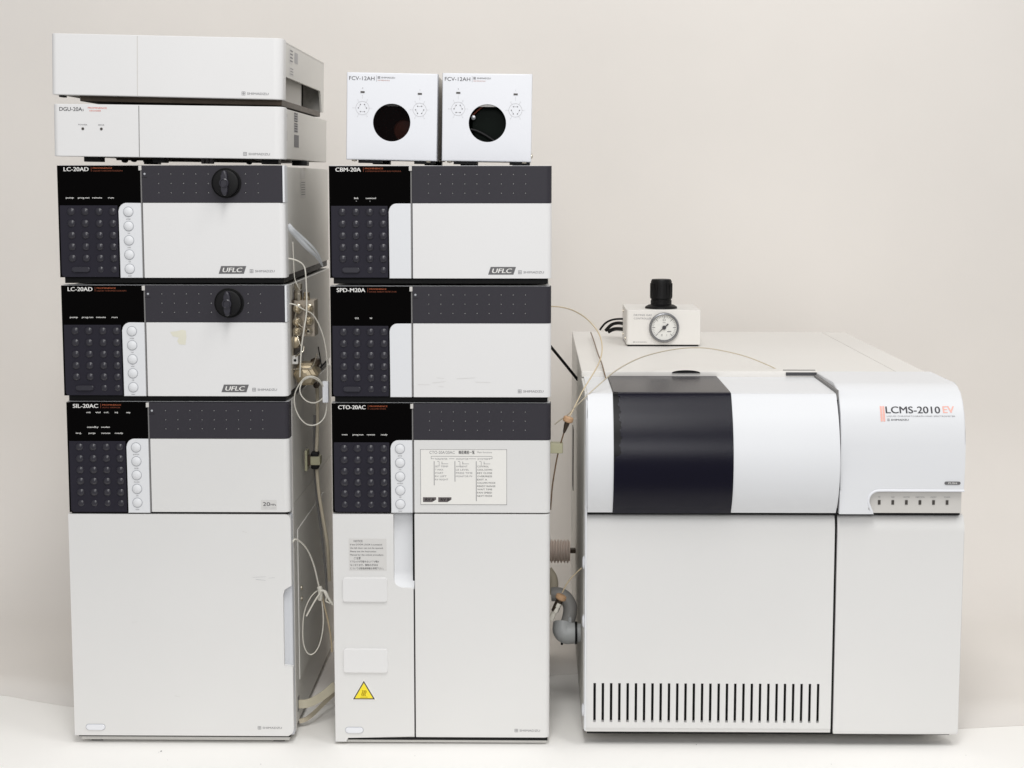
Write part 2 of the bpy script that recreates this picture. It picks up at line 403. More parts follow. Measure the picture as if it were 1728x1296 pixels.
    if door_to is None:
        door = add('front_door', box(X(98.8), X(262), Y(0), Y(24), 0.6, dz, 0.6, fr=7, br=6), 'white', T)
    else:
        door = None
    # black slab added as the shade in the gap below this module
    if bottom: add('gap_shade', box(X(4), X(258), Y(10), Y(depth - 6), -6.2, 1.8, 0.5), 'black', T)
    if knob:
        kn = thing_part_knob(T, X(kx), Y(0), Z(21.0))
    return T, X, Y, Z, dict(display=disp, band=band, door=door, strip=strip, keypad=kp)
def thing_part_knob(T, x, y, z):
    add('knob_recess', lathe([(17.2, -0.1), (17.6, -0.8), (16.8, -1.1), (16.4, -0.6), (0, -0.5)], 'Y', (x, y, z), 40), 'black', T)
    bm = lathe([(15.4, -0.6), (15.6, -5), (14.8, -7.5), (13, -8.2), (0, -8.6)], 'Y', (x, y, z), 40)
    k = add('drain_knob', bm, 'black', T)
    pts = [(x - 5.4 + 1.8 * math.cos(t) * 0, 0) for t in ()]
    bm = plate([(x + 5.8 * math.sin(a) * (0.62 + 0.38 * math.cos(a) ** 2), z + 14.6 * math.cos(a)) for a in [2 * math.pi * i / 28 for i in range(28)]], y - 17, y - 8, 1.6)
    add('grip', bm, 'key', k)
    add('centre_button', lathe([(5.6, -16.8), (5.4, -18.2), (4.2, -18.8), (3.6, -17.8), (0, -17.8)], 'Y', (x, y, z), 24), 'key', k)
    return k
def uflc(parent, x0, z0, Y):
    flat(parent, [[(x0, z0), (x0 + 29.5, z0), (x0 + 32.5, z0 + 9), (x0 + 3, z0 + 9)]], 'badge', Y(-0.2), 'badge')
    text(parent, 'UFLC', x0 + 4.6, z0 + 4.5, 5.2, 'inkw', Y(-0.35), width=23, bold=0.03, shear=0.2)

PB = ('purge', 'run', 'func', 'CE', 'enter')
st4 = [(10.5, 38.0, 9.0, 'pump'), (24.4, 38.0, 13.0, 'prog.run'), (41.0, 38.0, 11.0, 'remote'), (59.0, 38.0, 6.6, 'run')]
LCW = 266.5
# upper pump
T, X, Y, Z, P = module('solvent_pump', 'upper white pump module with black round knob, directly under the flat degassers', 'pump module', -559.5, LCW, 563.3, 132.0,
    'LC-20AD', 28.5, ('PROMINENCE', 22, 'LIQUID CHROMATOGRAPH', 34), st4, ('purge', 'run', 'conc', 'CE', 'enter'), True, True, True, post=True, group='pump modules with round knobs')
uflc(P['door'], X(184.6), Z(126.5), Y); maker_mark(P['door'], X(220.5), Z(123.4), 3.6, 29, y=Y(-0.2)); PUMP1 = (T, X, Y, Z)
side = X(260) + 0.3
flat(T, [rect(Y(150), Y(195), Z(16), Z(4)), rect(Y(150), Y(200), Z(40), Z(18))], 'film', 0, 'side_label', side=side)
for i in range(6): flat(T, [rect(Y(155), Y(190), Z(21 + i * 3), Z(20.2 + i * 3))], 'inkl', 0, 'printed_line', side=side + .2)
# lower pump
T, X, Y, Z, P = module('solvent_pump', 'lower pump module with black round knob and yellowed tape stain on its white door', 'pump module', -559.0, LCW, 423.6, 132.0,
    'LC-20AD', 28.5, ('PROMINENCE', 22, 'LIQUID CHROMATOGRAPH', 34), st4, ('purge', 'run', 'conc', 'CE', 'enter'), True, True, True, post=True, group='pump modules with round knobs')
uflc(P['door'], X(184.6), Z(126.5), Y); maker_mark(P['door'], X(220.5), Z(123.4), 3.6, 29, y=Y(-0.2)); PUMP2 = (T, X, Y, Z)
flat(T, [rect(Y(150), Y(178), Z(20), Z(6)), rect(Y(150), Y(178), Z(42), Z(21))], 'film', 0, 'side_label', side=X(260) + .3)
bm = B(); pts = []
for q in [(0, 13.5), (9, 14.5), (15, 16.2), (19.5, 15.0), (20, 7), (18.6, -2.6), (11, -2.0), (8.5, 2), (10.5, 6.4), (3, 8.2)]:
    pts.append((X(126.5) + q[0] * 0.95, Z(68) + q[1] * 0.95))
flat(P['door'], [pts], 'tape', Y(-0.15), 'tape_residue')
# autosampler
AS_W = 264.5
def tall(name, label, x0, W, Ht, zc, title, tw, subs, status, buttons, firstdot):
    """tall cabinet: the 132 mm control front sits on top (its bottom edge zc above the table)"""
    T = thing(name, label, name.replace('_', ' '), (x0 + W / 2, 218, 0))
    T2, X, Y, Z, P = module('x', '', '', x0, W, zc, Ht - zc, title, tw, subs, status, buttons, False, False, firstdot, bottom=False, door_to=1)
    for c in list(T2.children):
        c.parent = T; c.location.z += zc * MM
    bpy.data.objects.remove(T2)
    return T, X, Y, (lambda v: Ht - v), P, zc
T, X, Y, Z, P, zc = tall('autosampler', 'tall white cabinet with black keypad, at the foot of the left stack', -557.0, 264.5, 417.4, 283.6,
    'SIL-20AC', 29.5, ('PROMINENCE', 22, 'AUTO SAMPLER', 21),
    [(24.5, 12.6, 5.2, 'rack'), (35.2, 12.6, 5.8, 'vial'), (45.0, 12.6, 6, 'vol.'), (58, 12.6, 3.4, 'inj'), (71.5, 12.6, 4.5, 'temp'),
     (24.8, 30.2, 13.5, 'standby'), (41.4, 30.2, 10.5, 'cooler'), (11.5, 37.4, 7, 'inj.'), (26.5, 37.4, 8, 'purge'), (41.5, 37.4, 10.5, 'remote'), (57.5, 37.4, 9.5, 'ready')],
    ('prerinse', 'purge', 'monitor', 'CE', 'enter'), True)
AS = T
door = add('upper_door', box(X(98.8), X(262), Y(0), Y(24), zc + 1.6, Z(44.0), 0.6, fr=7, br=7), 'door', T)
flat(door, [rrect(X(228), X(246.5), zc + 4.5, zc + 16.5, 1)], 'film', Y(-0.15), 'small_label')
text(door, '20', X(230.2), zc + 11.6, 4.6, 'ink', Y(-0.3), width=8.5, bold=0.005); text(door, 'MPa', X(239.4), zc + 10.8, 2.4, 'ink', Y(-0.3), width=6.4)
text(door, 'made in japan', X(230.4), zc + 7.2, 1.4, 'inkf', Y(-0.3), width=15)
add('chassis', box(X(2), X(260), Y(24), Y(436), 9.6, zc + 1.9, 1), 'metal', T)
add('gap_filler', box(X(3), X(259), Y(4), Y(23.8), zc - 1.5, zc + 1.4, 0), 'black', T)
# lower door with a finger notch on its right edge
xr = X(262.5)
nz0, nz1 = 97.5, 196.0
pts = [(X(-0.5) , 10.5), (xr - 6, 10.5)] + arc(xr - 9, 19.5, 9, -80, 0, 6) + [(xr, nz0 - 1.5), (xr - 10.5, nz0)] + [(xr - 10.5, nz1 - 12), (xr - 8.5, nz1 - 5), (xr - 3, nz1 - 1.5), (xr, nz1)] + [(xr, zc - 8)] + arc(xr - 7, zc - 8.2, 7, 10, 90, 6) + [(X(-0.5), zc - 1.0)]
ld = add('lower_door', plate(pts, Y(0), Y(9), 1.6), 'door', T)
add('door_liner', box(X(0.6), xr - 0.6, Y(9.2), Y(23.8), 9, zc - 3, 1.0, fr=3), 'liner', T)
maker_mark(ld, X(219.5), 20.8, 3.4, 29, y=Y(-0.2))
pb = add('power_button', plate(rrect(X(13.5), X(36), 17.6, 24.2, 3.2), Y(-1.4), Y(0.2), 1.0), 'bright', ld)
flat(ld, [rrect(X(12.9), X(36.6), 17.0, 24.8, 3.8)], 'ring', Y(-0.12), 'button_outline')
for i, (a, b, l, sl) in enumerate(((216, 206, 16, 0.05), (220, 203.5, 12, -0.1), (235, 205, 8, 0.1), (205, 262, 6, -0.3), (70, 150, 9, 0.15), (120, 60, 7, -0.2))):
    flat(ld, [[(X(a), b), (X(a + l), b + l * sl), (X(a + l), b + l * sl + 0.3), (X(a + 1), b + 0.4)]], 'film' if i > 2 else 'inkf', Y(-0.12), 'scratch')
for fx in (X(16), X(236)): add('foot', box(fx, fx + 14, Y(12), Y(30), 0.2, 6.3, 0.5), 'black', T)
for fx in (X(16), X(236)): add('foot', box(fx, fx + 14, Y(350), Y(370), 0.2, 6.3, 0.5), 'black', T)
add('base_skirt', box(X(3), X(258), Y(5), Y(430), 7.6, 9.5, 0.2), 'black', T)
add('base_plate', box(X(5), X(256), Y(9), Y(425), 2.2, 7.4, 0.5), 'metal', T)
ax = X(260) + 0.35
for zz, yy in ((330, 120),): flat(T, [[(Y(118), 366), (Y(150), 384), (Y(150), 406), (Y(118), 388)]], 'film', 0, 'side_label', side=ax)
add('side_panel', box(X(260), X(261.6), Y(70), Y(330), 60, 250, 0.7), 'metal', T)
add('side_flange', box(X(258.5), X(262.4), Y(24.4), Y(33), 9, Z(2), 0.8), 'recess', T)
for zz in (172, 158): add('screw', lathe([(3, 0), (3, 1.6), (2, 2.2), (0, 2.2)], 'X', (X(261.4), Y(90), zz), 12), 'steel', T)

# controller module
T, X, Y, Z, P = module('system_controller', 'white control module with black keypad, under the two small valve boxes', 'control module', -242.3, 260.0, 562.8, 132.0,
    'CBM-20A', 29.5, ('PROMINENCE', 21, 'COMMUNICATIONS BUS MODULE', 42), [(30.5, 38.0, 5.0, 'link'), (44.0, 38.0, 11.8, 'connected')], None, True, False, False)
flat(P['display'], [disc(X(33), Z(41.5), 0.6), disc(X(49), Z(41.5), 0.6)], 'seam', Y(0.55))
uflc(P['door'], X(187.5), Z(126.8), Y); maker_mark(P['door'], X(222.8), Z(124.0), 3.6, 30, y=Y(-0.2))
# detector
T, X, Y, Z, P = module('detector', 'white detector module with faintly scuffed door, middle of the centre stack', 'detector module', -242.5, 260.0, 422.9, 131.8,
    'SPD-M20A', 33.5, ('PROMINENCE', 20, 'DIODE ARRAY DETECTOR', 32), [(30.2, 38.0, 4.2, 'D2'), (47.5, 38.0, 3, 'W')], None, True, False, True)
maker_mark(P['door'], X(222.8), Z(124.0), 3.6, 30, y=Y(-0.2))
sc_q = []
for (a, b, l, s) in ((104, 116, 14, 0.02), (121, 114, 16, -0.1), (126, 108, 9, 0.06), (150, 109, 22, -0.05), (128, 118, 7, 0.1), (172, 113, 18, 0.03)):
    sc_q.append([(X(a), Z(b)), (X(a + l), Z(b + l * s)), (X(a + l), Z(b + l * s + 0.35)), (X(a + 1), Z(b + 0.45))])
flat(P['door'], sc_q, 'film', Y(-0.15), 'scuff_mark')
# column oven
T, X, Y, Z, P, zc = tall('column_oven', 'tall white oven cabinet with menu chart and yellow warning triangle', -242.5, 260.0, 416.4, 284.4,
    'CTO-20AC', 32.5, ('PROMINENCE', 21, 'COLUMN OVEN', 19), [(12.8, 37.6, 6.6, 'oven'), (25.8, 37.6, 12.6, 'prog.run'), (42.8, 37.6, 9.6, 'remote'), (59.6, 37.6, 7.6, 'ready')],
    ('pump', 'run', 'monitor', 'CE', 'enter'), False)
OV = T
ud = add('upper_door', box(X(98.8), X(261.5), Y(0), Y(24), zc + 0.8, Z(44.0), 0.7, fr=7, br=6), 'door', T)
xr = X(261.2)
ldr = add('lower_door', box(X(98.8), xr, Y(0), Y(24), 9.8, zc - 0.9, 0.9, fr=7, br=2), 'door', T)
xa, xb = X(0.6), X(97.2)
rx0 = xb - 23.6; rz0 = 194.0
pts = [(xa, 3.5), (xa + 14.5, 3.5), (xa + 14.5, 9.8), (xb, 9.8), (xb, rz0)] + arc(rx0 + 9, rz0 + 9, 9, 270, 180, 8) + [(rx0, zc - 4.2), (rx0 + 0.01, zc - 1.0), (xa, zc - 1.0)]
lp = add('left_panel', plate(pts, Y(0), Y(20), 1.1), 'door', T)
# scooped grip recess
bm = extr_x([(Y(20), rz0 - 2), (Y(17), zc - 3), (Y(16), zc - 3), (Y(13), zc - 12), (Y(12), rz0 + 18), (Y(9), rz0 + 8), (Y(4), rz0 + 2), (Y(1.2), rz0 - 0.5), (Y(1.2), rz0 - 2)], rx0 - 1, xb + 0.8, 0.2)
add('grip_recess', bm, 'cool', T)
add('chassis', box(X(2), X(259.5), Y(24), Y(405), 6, zc + 1.9, 1), 'metal', T)
add('inner_frame', box(X(96), X(100), Y(8), Y(24), 10, zc + 2, 0), 'black', T)
add('panel_backing', box(X(2), X(96), Y(20.2), Y(23.9), 6, zc + 2, 0.2), 'metal', T)
for q, (za, zb_) in enumerate(((177, 206.5), (90, 119.5))):
    add('cover_plate', plate(rrect(xa + 11.2, xa + 64.6, za, zb_, 3.2, 4), Y(-2.4), Y(0.2), 0.7), 'white', lp)
# warning triangle
def tri(cx, cz, s): return [(cx - s * .577, cz - s / 3), (cx + s * .577, cz - s / 3), (cx, cz + s * 2 / 3)]
cx, cz = xa + 35.3, 64.5
add('warning_sticker', plate(tri(cx, cz, 26.5), Y(-0.5), Y(0.05), 0.1), 'paper', lp)
wq = [c for c in lp.children if c.name.startswith('warning_sticker')][0]
flat(T, [tri(cx, cz, 23)], 'ink', Y(-0.6), 'black_triangle').parent = T
flat(T, [tri(cx, cz, 19)], 'yellow', Y(-0.7), 'yellow_triangle')
sym = []
for dx in (-1.9, 0, 1.9):
    for i in range(6):
        a, b = i / 6, (i + 1) / 6; f = lambda t: 0.7 * math.sin(t * 2 * math.pi)
        sym.append([(cx + dx + f(a) - .65, cz + 3.6 - a * 7), (cx + dx + f(a) + .65, cz + 3.6 - a * 7), (cx + dx + f(b) + .65, cz + 3.6 - b * 7), (cx + dx + f(b) - .65, cz + 3.6 - b * 7)])
sym.append(rect(cx - 4.6, cx + 4.6, cz - 5.2, cz - 4.6))
flat(T, sym, 'olive', Y(-0.8), 'heat_symbol')
# notice label
nx, nz = xa + 19.0, 252.5
nl = add('notice_label', plate(rect(nx, nx + 45, nz - 37.5, nz + 1.2), Y(-0.25), Y(0.05), 0.05), 'film', lp)
for i, (s, dx, wd, cap) in enumerate((('NOTICE', 6, 10.5, 2.4), ('If the DOOR LOCK is activated', 1.6, 38, 1.9), ('the left door can not be opened.', 1.6, 39.5, 1.9), ('Please see the Instruction', 1.6, 31, 1.9),
        ('Manual for the unlock procedure.', 1.6, 40, 1.9), ('ご注意', 6, 8, 2.2), ('ドアロックが作動するとドアが開か', 1.6, 34.5, 2.0), ('なくなります。解除の方法は', 1.6, 33, 2.0), ('については取扱説明書を参照下さい。', 1.6, 40, 2.0))):
    text(nl, s, nx + dx, nz - 1.8 - i * 4.15, cap, 'ink', Y(-0.4), width=wd)
pb = add('power_button', plate(rrect(xa + 12.6, xa + 33.8, 15.2, 21.8, 3.2), Y(-1.4), Y(0.2), 1.0), 'bright', lp)
flat(lp, [rrect(xa + 12, xa + 34.4, 14.6, 22.4, 3.8)], 'ring', Y(-0.12), 'button_outline')
maker_mark(ldr, X(219.0), 18.8, 3.4, 30.5, y=Y(-0.2))
# menu chart label
cw, ch = 102.5, 66.5
c0x, c0z = X(106.4), zc + 10.6
ml = add('menu_chart_label', plate(rrect(c0x, c0x + cw, c0z, c0z + ch, 1), Y(-0.35), Y(0.05), 0.1), 'paper', ud)
yl = Y(-0.45)
bl = []
for q in (rect(c0x, c0x + cw, c0z, c0z + .5), rect(c0x, c0x + cw, c0z + ch - .5, c0z + ch), rect(c0x, c0x + .5, c0z, c0z + ch), rect(c0x + cw - .5, c0x + cw, c0z, c0z + ch)): bl.append(q)
flat(ml, bl, 'inkl', Y(-0.42), 'label_border')
U = lambda u: c0x + (u - 140) / 1415 * cw
V = lambda v: c0z + ch - (v - 145) / 910 * ch
text(ml, 'CTO-20A/20AC', U(290), V(195), 3.4, 'inkl', yl, width=30)
text(ml, '機能機能一覧', U(765), V(195), 3.2, 'ink', yl, width=19, bold=0.01)
text(ml, 'Main functions', U(1070), V(192), 2.0, 'inkl', yl, width=17.5)
g = []
def ln(u0, v0, u1, v1, t=0.45):
    x0, z0_, x1, z1 = U(u0), V(v0), U(u1), V(v1)
    g.append(rect(min(x0, x1), max(x0, x1) + (t if x0 == x1 else 0), min(z0_, z1), max(z0_, z1) + (t if z0_ == z1 else 0)))
ln(315, 262, 1310, 262); ln(315, 262, 315, 302); ln(1310, 262, 1310, 300); ln(315, 302, 370, 302); ln(610, 302, 700, 302); ln(930, 302, 1050, 302); ln(1260, 300, 1310, 300)
for u, v1 in ((360, 735), (700, 675), (1048, 995)):
    ln(u, 340, u, v1, 0.8); ln(u + 55, 345, u + 85, 345); ln(u + 85, 345, u + 85, 410); ln(u + 130, 345, u + 130, 390, 0.6); ln(u + 130, 385, u + 235, 385)
flat(ml, g, 'inkl', yl, 'chart_line')
for u, s in ((385, 'PARAMETER'), (725, 'MONITOR'), (1075, 'SYSTEM')): text(ml, s, U(u), V(303), 1.9, 'inkl', yl, width=14.5)
for u, L in ((380, ('SET TEMP', 'T MAX', 'START', 'RV LEFT', 'RV RIGHT')), (722, ('AMBIENT', 'LE LEVEL', 'PRESS TIME', 'MONITOR PV')), (1070, ('CONTROL', 'COOL DOWN', 'KEY CLOSE', 'OVERPRESS', 'EXIT A', 'COLUMN MODE', 'READY RANGE', 'WAIT TIME', 'FAN SPEED', 'NEXT MODE'))):
    for i, s in enumerate(L): text(ml, s, U(u), V(425 + i * 53.8), 2.0, 'inkl' if u < 1000 else 'ink', yl, width=len(s) * 1.95, bold=0.0)
for u, s in ((180, 'RV A'), (430, 'RV B')):
    ck = flat(ml, [[(U(u), V(1012)), (U(u + 150), V(1012)), (U(u + 216), V(970)), (U(u + 216), V(932)), (U(u), V(932))]], 'chip', yl, 'dark_sticker')
    text(ml, s, U(u + 40), V(970), 3.0, 'black', Y(-0.55), width=10.5, bold=0.02)
add('base_skirt', box(X(3), X(258), Y(6), Y(398), 1.5, 9.0, 0.5), 'metal', T)
add('skirt_gap', box(X(16), X(259), Y(3), Y(5.8), 5.6, 10.5, 0), 'black', T)
for zz in (365, 248, 178, 95): add('side_cap', lathe([(5.5, 1), (5.2, -1.4), (3, -2.3), (0, -2.4)], 'X', (X(1.8), Y(60), zz), 20), 'bright', T)
for zz in (358, 240): add('side_cap', lathe([(6.5, -1), (6.2, 1.8), (3, 2.6), (0, 2.7)], 'X', (X(259.6), Y(60), zz), 20), 'bright', T)

# ------------------------------------------------------------------ degassers
def degasser(label, x0, z0, Ht, roll, notch, title):
    W, D = 268.0, (404 if notch else 425)
    T = thing('degasser', label, 'degasser', (x0 + W / 2, D / 2, z0), roll, 'flat degassers on top of the left stack')
    ox, oy = -W / 2, -D / 2
    fb = add('front_panel', box(ox, ox + W, oy, oy + 28, 0, Ht, 1.2, fr=11, fl=6), 'white', T)
    sx = ox + 100 * W / 268.0
    add('panel_seam', box(ox + 99.6, ox + 100.5, oy - 0.15, oy + 1, 0.8, Ht - 1, 0), 'seam' if title else 'recess', T)
    maker_mark(fb, ox + W - 47, 5.6 if title else 6.0, 3.6, 31, y=oy - 0.2)
    cx0, cx1, cy0, cy1, cz0, cz1 = ox + 2, ox + W - 2, oy + 28.2, oy + D, 0.8, Ht - 0.8
    if notch:
        bm = box(cx0, cx1, cy0, cy1, cz1 - 2, cz1, 0.5)
        rbox(bm, cx0, cx0 + 2, cy0, cy1, cz0, cz1 - 2.1, 0.3)
        a, b, h = cy0 + 7, cy1 - 34, cz0 + 28
        pr = [(cy0, cz0), (a, cz0), (a + 1, h - 4), (a + 5, h), (b - 6, h), (b, h - 5), (b + 14, cz0), (cy1, cz0), (cy1, cz1 - 2.1), (cy0, cz1 - 2.1)]
        extr_x(pr, cx1 - 2.5, cx1, 0.4, bm)
        rbox(bm, cx0, cx1 - 2.6, cy1 - 2, cy1, cz0, cz1 - 2.1, 0.3)
        add('cover', bm, 'metal', T)
        add('inner_tray', box(cx0 + 14, cx1 - 16, cy0 + 2, cy1 - 110, cz0 + 2, cz1 - 6, 1), 'metal', T)
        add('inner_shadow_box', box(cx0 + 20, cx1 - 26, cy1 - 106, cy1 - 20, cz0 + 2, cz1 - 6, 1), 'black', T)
    else:
        add('cover', box(cx0, cx1, cy0, cy1, cz0, cz1, 1), 'metal', T)
    return T, ox, oy, W, D, fb, cx1
T, ox, oy, W, D, fb, sx = degasser('topmost flat white degasser with blank front and a notched right side', -562, 773.2, 69.8, 1.3, True, False)
flat(T, [rect(oy + 64, oy + 94, 46, 63), rect(oy + 66, oy + 102, 32, 42)], 'film', 0, 'side_label', side=sx + .2)
for i in range(4): flat(T, [rect(oy + 73, oy + 95, 48.5 + i * 4, 50 + i * 4)], 'inkl', 0, 'printed_line', side=sx + .4)
for i in range(3): flat(T, [rect(oy + 75, oy + 100, 33.5 + i * 3.2, 34.2 + i * 3.2)], 'inkl', 0, 'printed_line', side=sx + .4)
flat(T, [rect(oy + 112, oy + 140, 49, 62)], 'inkf', 0, 'side_label', side=sx + .2)
for zz, h in ((58, 3), (40, 14), (6, 12)): add('vent_slit', box(sx - 1, sx + .3, oy + 30, oy + 33, zz, zz + h, 0.1), 'ink', T)
for fx in (ox + 8, ): add('foot', box(fx - 3, fx + 2, oy + 14, oy + 30, -2.2, 0.6, 0.3), 'black', T)
add('base_plate', box(ox + 29, ox + W - 3, oy + 16, oy + D - 30, -6.4, 0.6, 0.8), 'dkmetal', T)
T, ox, oy, W, D, fb, sx = degasser('lower flat white degasser with two small status lights and red lettering on its front', -561.5, 703.5, 60.3, 0.8, False, True)
text(fb, 'DGU-20A', ox + 7.6, 54.4, 4.4, 'ink', oy - 0.2, width=26.5, bold=0.01); text(fb, '5', ox + 34.6, 53.4, 2.4, 'ink', oy - .2, bold=0.01)
text(fb, 'PROMINENCE', ox + 40.8, 56.0, 1.8, 'inkr', oy - 0.2, width=22, bold=0.02); text(fb, 'DEGASSER', ox + 42.6, 52.8, 1.6, 'inkr', oy - 0.2, width=13.5, bold=0.01)
for lx, s, wd in ((34.6, 'POWER', 10.5), (56.2, 'ERROR', 7)):
    add('status_light', lathe([(1.7, 0.1), (1.6, -0.4), (0, -0.6)], 'Y', (ox + lx, oy, 32.0), 14), 'led', fb)
    text(fb, s, ox + lx, 36.6, 1.5, 'inkl', oy - 0.2, align='C', width=wd, bold=0.01)
flat(T, [rect(oy + 100, oy + 142, 16, 31)], 'inkl', 0, 'side_label', side=sx + .2)
for zz in (34, 47): flat(T, [rect(oy + 100, oy + 134, zz, zz + 11)], 'inkf', 0, 'side_label', side=sx + .2)
for i in range(8): flat(T, [rect(oy + 102, oy + 128, 35 + i * 3, 35.9 + i * 3)], 'ink', 0, 'printed_line', side=sx + .4)
for zz, h in ((50, 4), (22, 12)): add('vent_slit', box(sx - 1, sx + .3, oy + 36, oy + 40, zz, zz + h, 0.1), 'inkl', T)
for fx, fw_, fy in ((30, 19.5, 20), (111, 14.5, 20), (239, 20, 20), (30, 19, 330), (252, 19, 180)): add('foot', box(ox + fx, ox + fx + fw_, oy + fy, oy + fy + 22, -5.8, 0.4, 0.6), 'black', T)
add('base_plate', box(ox + 58, ox + W - 42, oy + 60, oy + D - 60, -1.8, 0.5, 0.4), 'dkmetal', T)
bm = B()
for a, b in ((56, 104),):
    rbox(bm, ox + a, ox + b, oy + 70, oy + 75, -3.2, -1.5, 0.4)
for a in (66, 77, 92, 216): lathe([(3.0, 0), (3.2, 10)], 'Y', (ox + a, oy + 66, -3.0 + (a % 2)), 12, bm)
add('tubing_clips', bm, 'black', T)
bm = B()
for i in range(3): rbox(bm, ox + 166 + i * 5, ox + 170 + i * 5, oy + 30, oy + 40, -6.2, 0, 0.8)
add('latch', bm, 'chip', T)

# ------------------------------------------------------------------ valve boxes
def hexdiag(p, cx, cz, style, oy):
    q = []
    r = 6.6
    H6 = [(cx + r * math.cos(R(60 * i)), cz + r * math.sin(R(60 * i))) for i in range(6)]
    flat(p, ringq(cx, cz, 7.9, 0.35, 28), 'inkf', oy, 'valve_circle')
    flat(p, [disc(cx + .72 * a, cz + .72 * b, 0.75, 8) for a, b in [(x - cx, z - cz) for x, z in H6]], 'inkl', oy, 'port_dot')
    L = []
    for i in range(style, 6, 2):
        (x0, z0), (x1, z1) = [(cx + .72 * (x - cx), cz + .72 * (z - cz)) for x, z in (H6[i], H6[(i + 1) % 6])]
        d = Vector((x1 - x0, z1 - z0)).normalized(); n = Vector((-d.y, d.x)) * 0.18
        L.append([(x0 + n.x, z0 + n.y), (x0 - n.x, z0 - n.y), (x1 - n.x, z1 - n.y), (x1 + n.x, z1 + n.y)])
    for i in range(6):
        a = R(60 * i); d = Vector((math.cos(a), math.sin(a))); n = Vector((-d.y, d.x)) * 0.15
        p0 = Vector((cx, cz)) + d * 7.9; p1 = Vector((cx, cz)) + d * 9.6
        L.append([tuple(p0 + n), tuple(p0 - n), tuple(p1 - n), tuple(p1 + n)])
    flat(p, L, 'inkf', oy, 'valve_lines')
    for i in range(6): text(p, str(i + 1), cx + 11 * math.cos(R(60 * i)), cz + 11 * math.sin(R(60 * i)), 1.5, 'inkf', oy, align='C')
def valve_box(label, x0, z0, W, Ht, roll, inside):
    D = 210; y0 = 12
    T = thing('valve_box', label, 'valve box', (x0 + W / 2, y0 + D / 2, z0), roll, 'small square valve boxes on the centre stack')
    ox, oy = -W / 2, -D / 2
    # front plate with a round opening, flattened at the top by the inner shutter
    hx, hz, hr = ox + 52.8, Ht - 57.0, 21.8
    bm = B(); n = 48; yf = oy * MM; yb = (oy + 3) * MM
    circ = [(hx + hr * math.cos(2 * math.pi * i / n), hz + hr * math.sin(2 * math.pi * i / n)) for i in range(n)]
    def edgept(i):
        a = 2 * math.pi * i / n; c, s = math.cos(a), math.sin(a); k = 1e9
        if c > 1e-9: k = min(k, (ox + W - 1.8 - hx) / c)
        if c < -1e-9: k = min(k, (ox + 1.8 - hx) / c)
        if s > 1e-9: k = min(k, (Ht - 1.8 - hz) / s)
        if s < -1e-9: k = min(k, (1.8 - hz) / s)
        return (hx + k * c, hz + k * s)
    ep = [edgept(i) for i in range(n)]
    for cxx, czz in ((ox + W - 1.8, Ht - 1.8), (ox + 1.8, Ht - 1.8), (ox + 1.8, 1.8), (ox + W - 1.8, 1.8)):
        j = min(range(n), key=lambda i: (ep[i][0] - cxx) ** 2 + (ep[i][1] - czz) ** 2); ep[j] = (cxx, czz)
    O = [bm.verts.new((x * MM, yf, z * MM)) for x, z in ep]; I = [bm.verts.new((x * MM, yf, z * MM)) for x, z in circ]; J = [bm.verts.new((x * MM, yb, z * MM)) for x, z in circ]
    O2 = [bm.verts.new(((x + (1.8 if x > ox + W - 2 else -1.8 if x < ox + 2 else 0)) * MM, yf + 1.8 * MM, (z + (1.8 if z > Ht - 2 else -1.8 if z < 2 else 0)) * MM)) for x, z in ep]
    O1 = [bm.verts.new(((x + (1.25 if x > ox + W - 2 else -1.25 if x < ox + 2 else 0)) * MM, yf + 0.5 * MM, (z + (1.25 if z > Ht - 2 else -1.25 if z < 2 else 0)) * MM)) for x, z in ep]
    O3 = [bm.verts.new((v.co.x, (oy + 22) * MM, v.co.z)) for v in O2]
    for i in range(n):
        j = (i + 1) % n
        bm.faces.new((O[i], O[j], I[j], I[i])); bm.faces.new((I[i], I[j], J[j], J[i])); bm.faces.new((O1[i], O1[j], O[j], O[i])); bm.faces.new((O2[i], O2[j], O1[j], O1[i])); bm.faces.new((O3[i], O3[j], O2[j], O2[i]))
    fp = add('front_panel', bm, 'bright', T)
    # sleeve behind
    bm = B()
    for b in ((ox + 1, ox + 2.5, 1, Ht - 1), (ox + W - 2.5, ox + W - 1, 1, Ht - 1), (ox + 2.6, ox + W - 2.6, Ht - 2.5, Ht - 1), (ox + 2.6, ox + W - 2.6, 1, 2.5)):
        rbox(bm, b[0], b[1], oy + 22.2, oy + D, b[2], b[3], 0.2)
    rbox(bm, ox + 2.6, ox + W - 2.6, oy + D - 2, oy + D, 2.6, Ht - 2.6, 0)
    add('cover', bm, 'lid', T)
    add('inner_shutter', box(hx - 20, hx + 20, oy + 3.4, oy + 5, hz + hr - 2.9, hz + hr + 6, 0.1), 'recess', T)
    add('inner_cavity', plate([(hx - 30, hz - 32), (hx + 30, hz - 32), (hx + 30, hz + 32), (hx - 30, hz + 32)], oy + 40, oy + 60, 0), 'gloss', T)
    bm = B()
    for b in ((hx - 32, hx - 30.1, hz - 32, hz + 32), (hx + 30.1, hx + 32, hz - 32, hz + 32), (hx - 30, hx + 30, hz + 32.1, hz + 34), (hx - 30, hx + 30, hz - 34, hz - 32.1)):
        rbox(bm, b[0], b[1], oy + 5.3, oy + 60, b[2], b[3], 0)
    add('cavity_wall', bm, 'black', T)
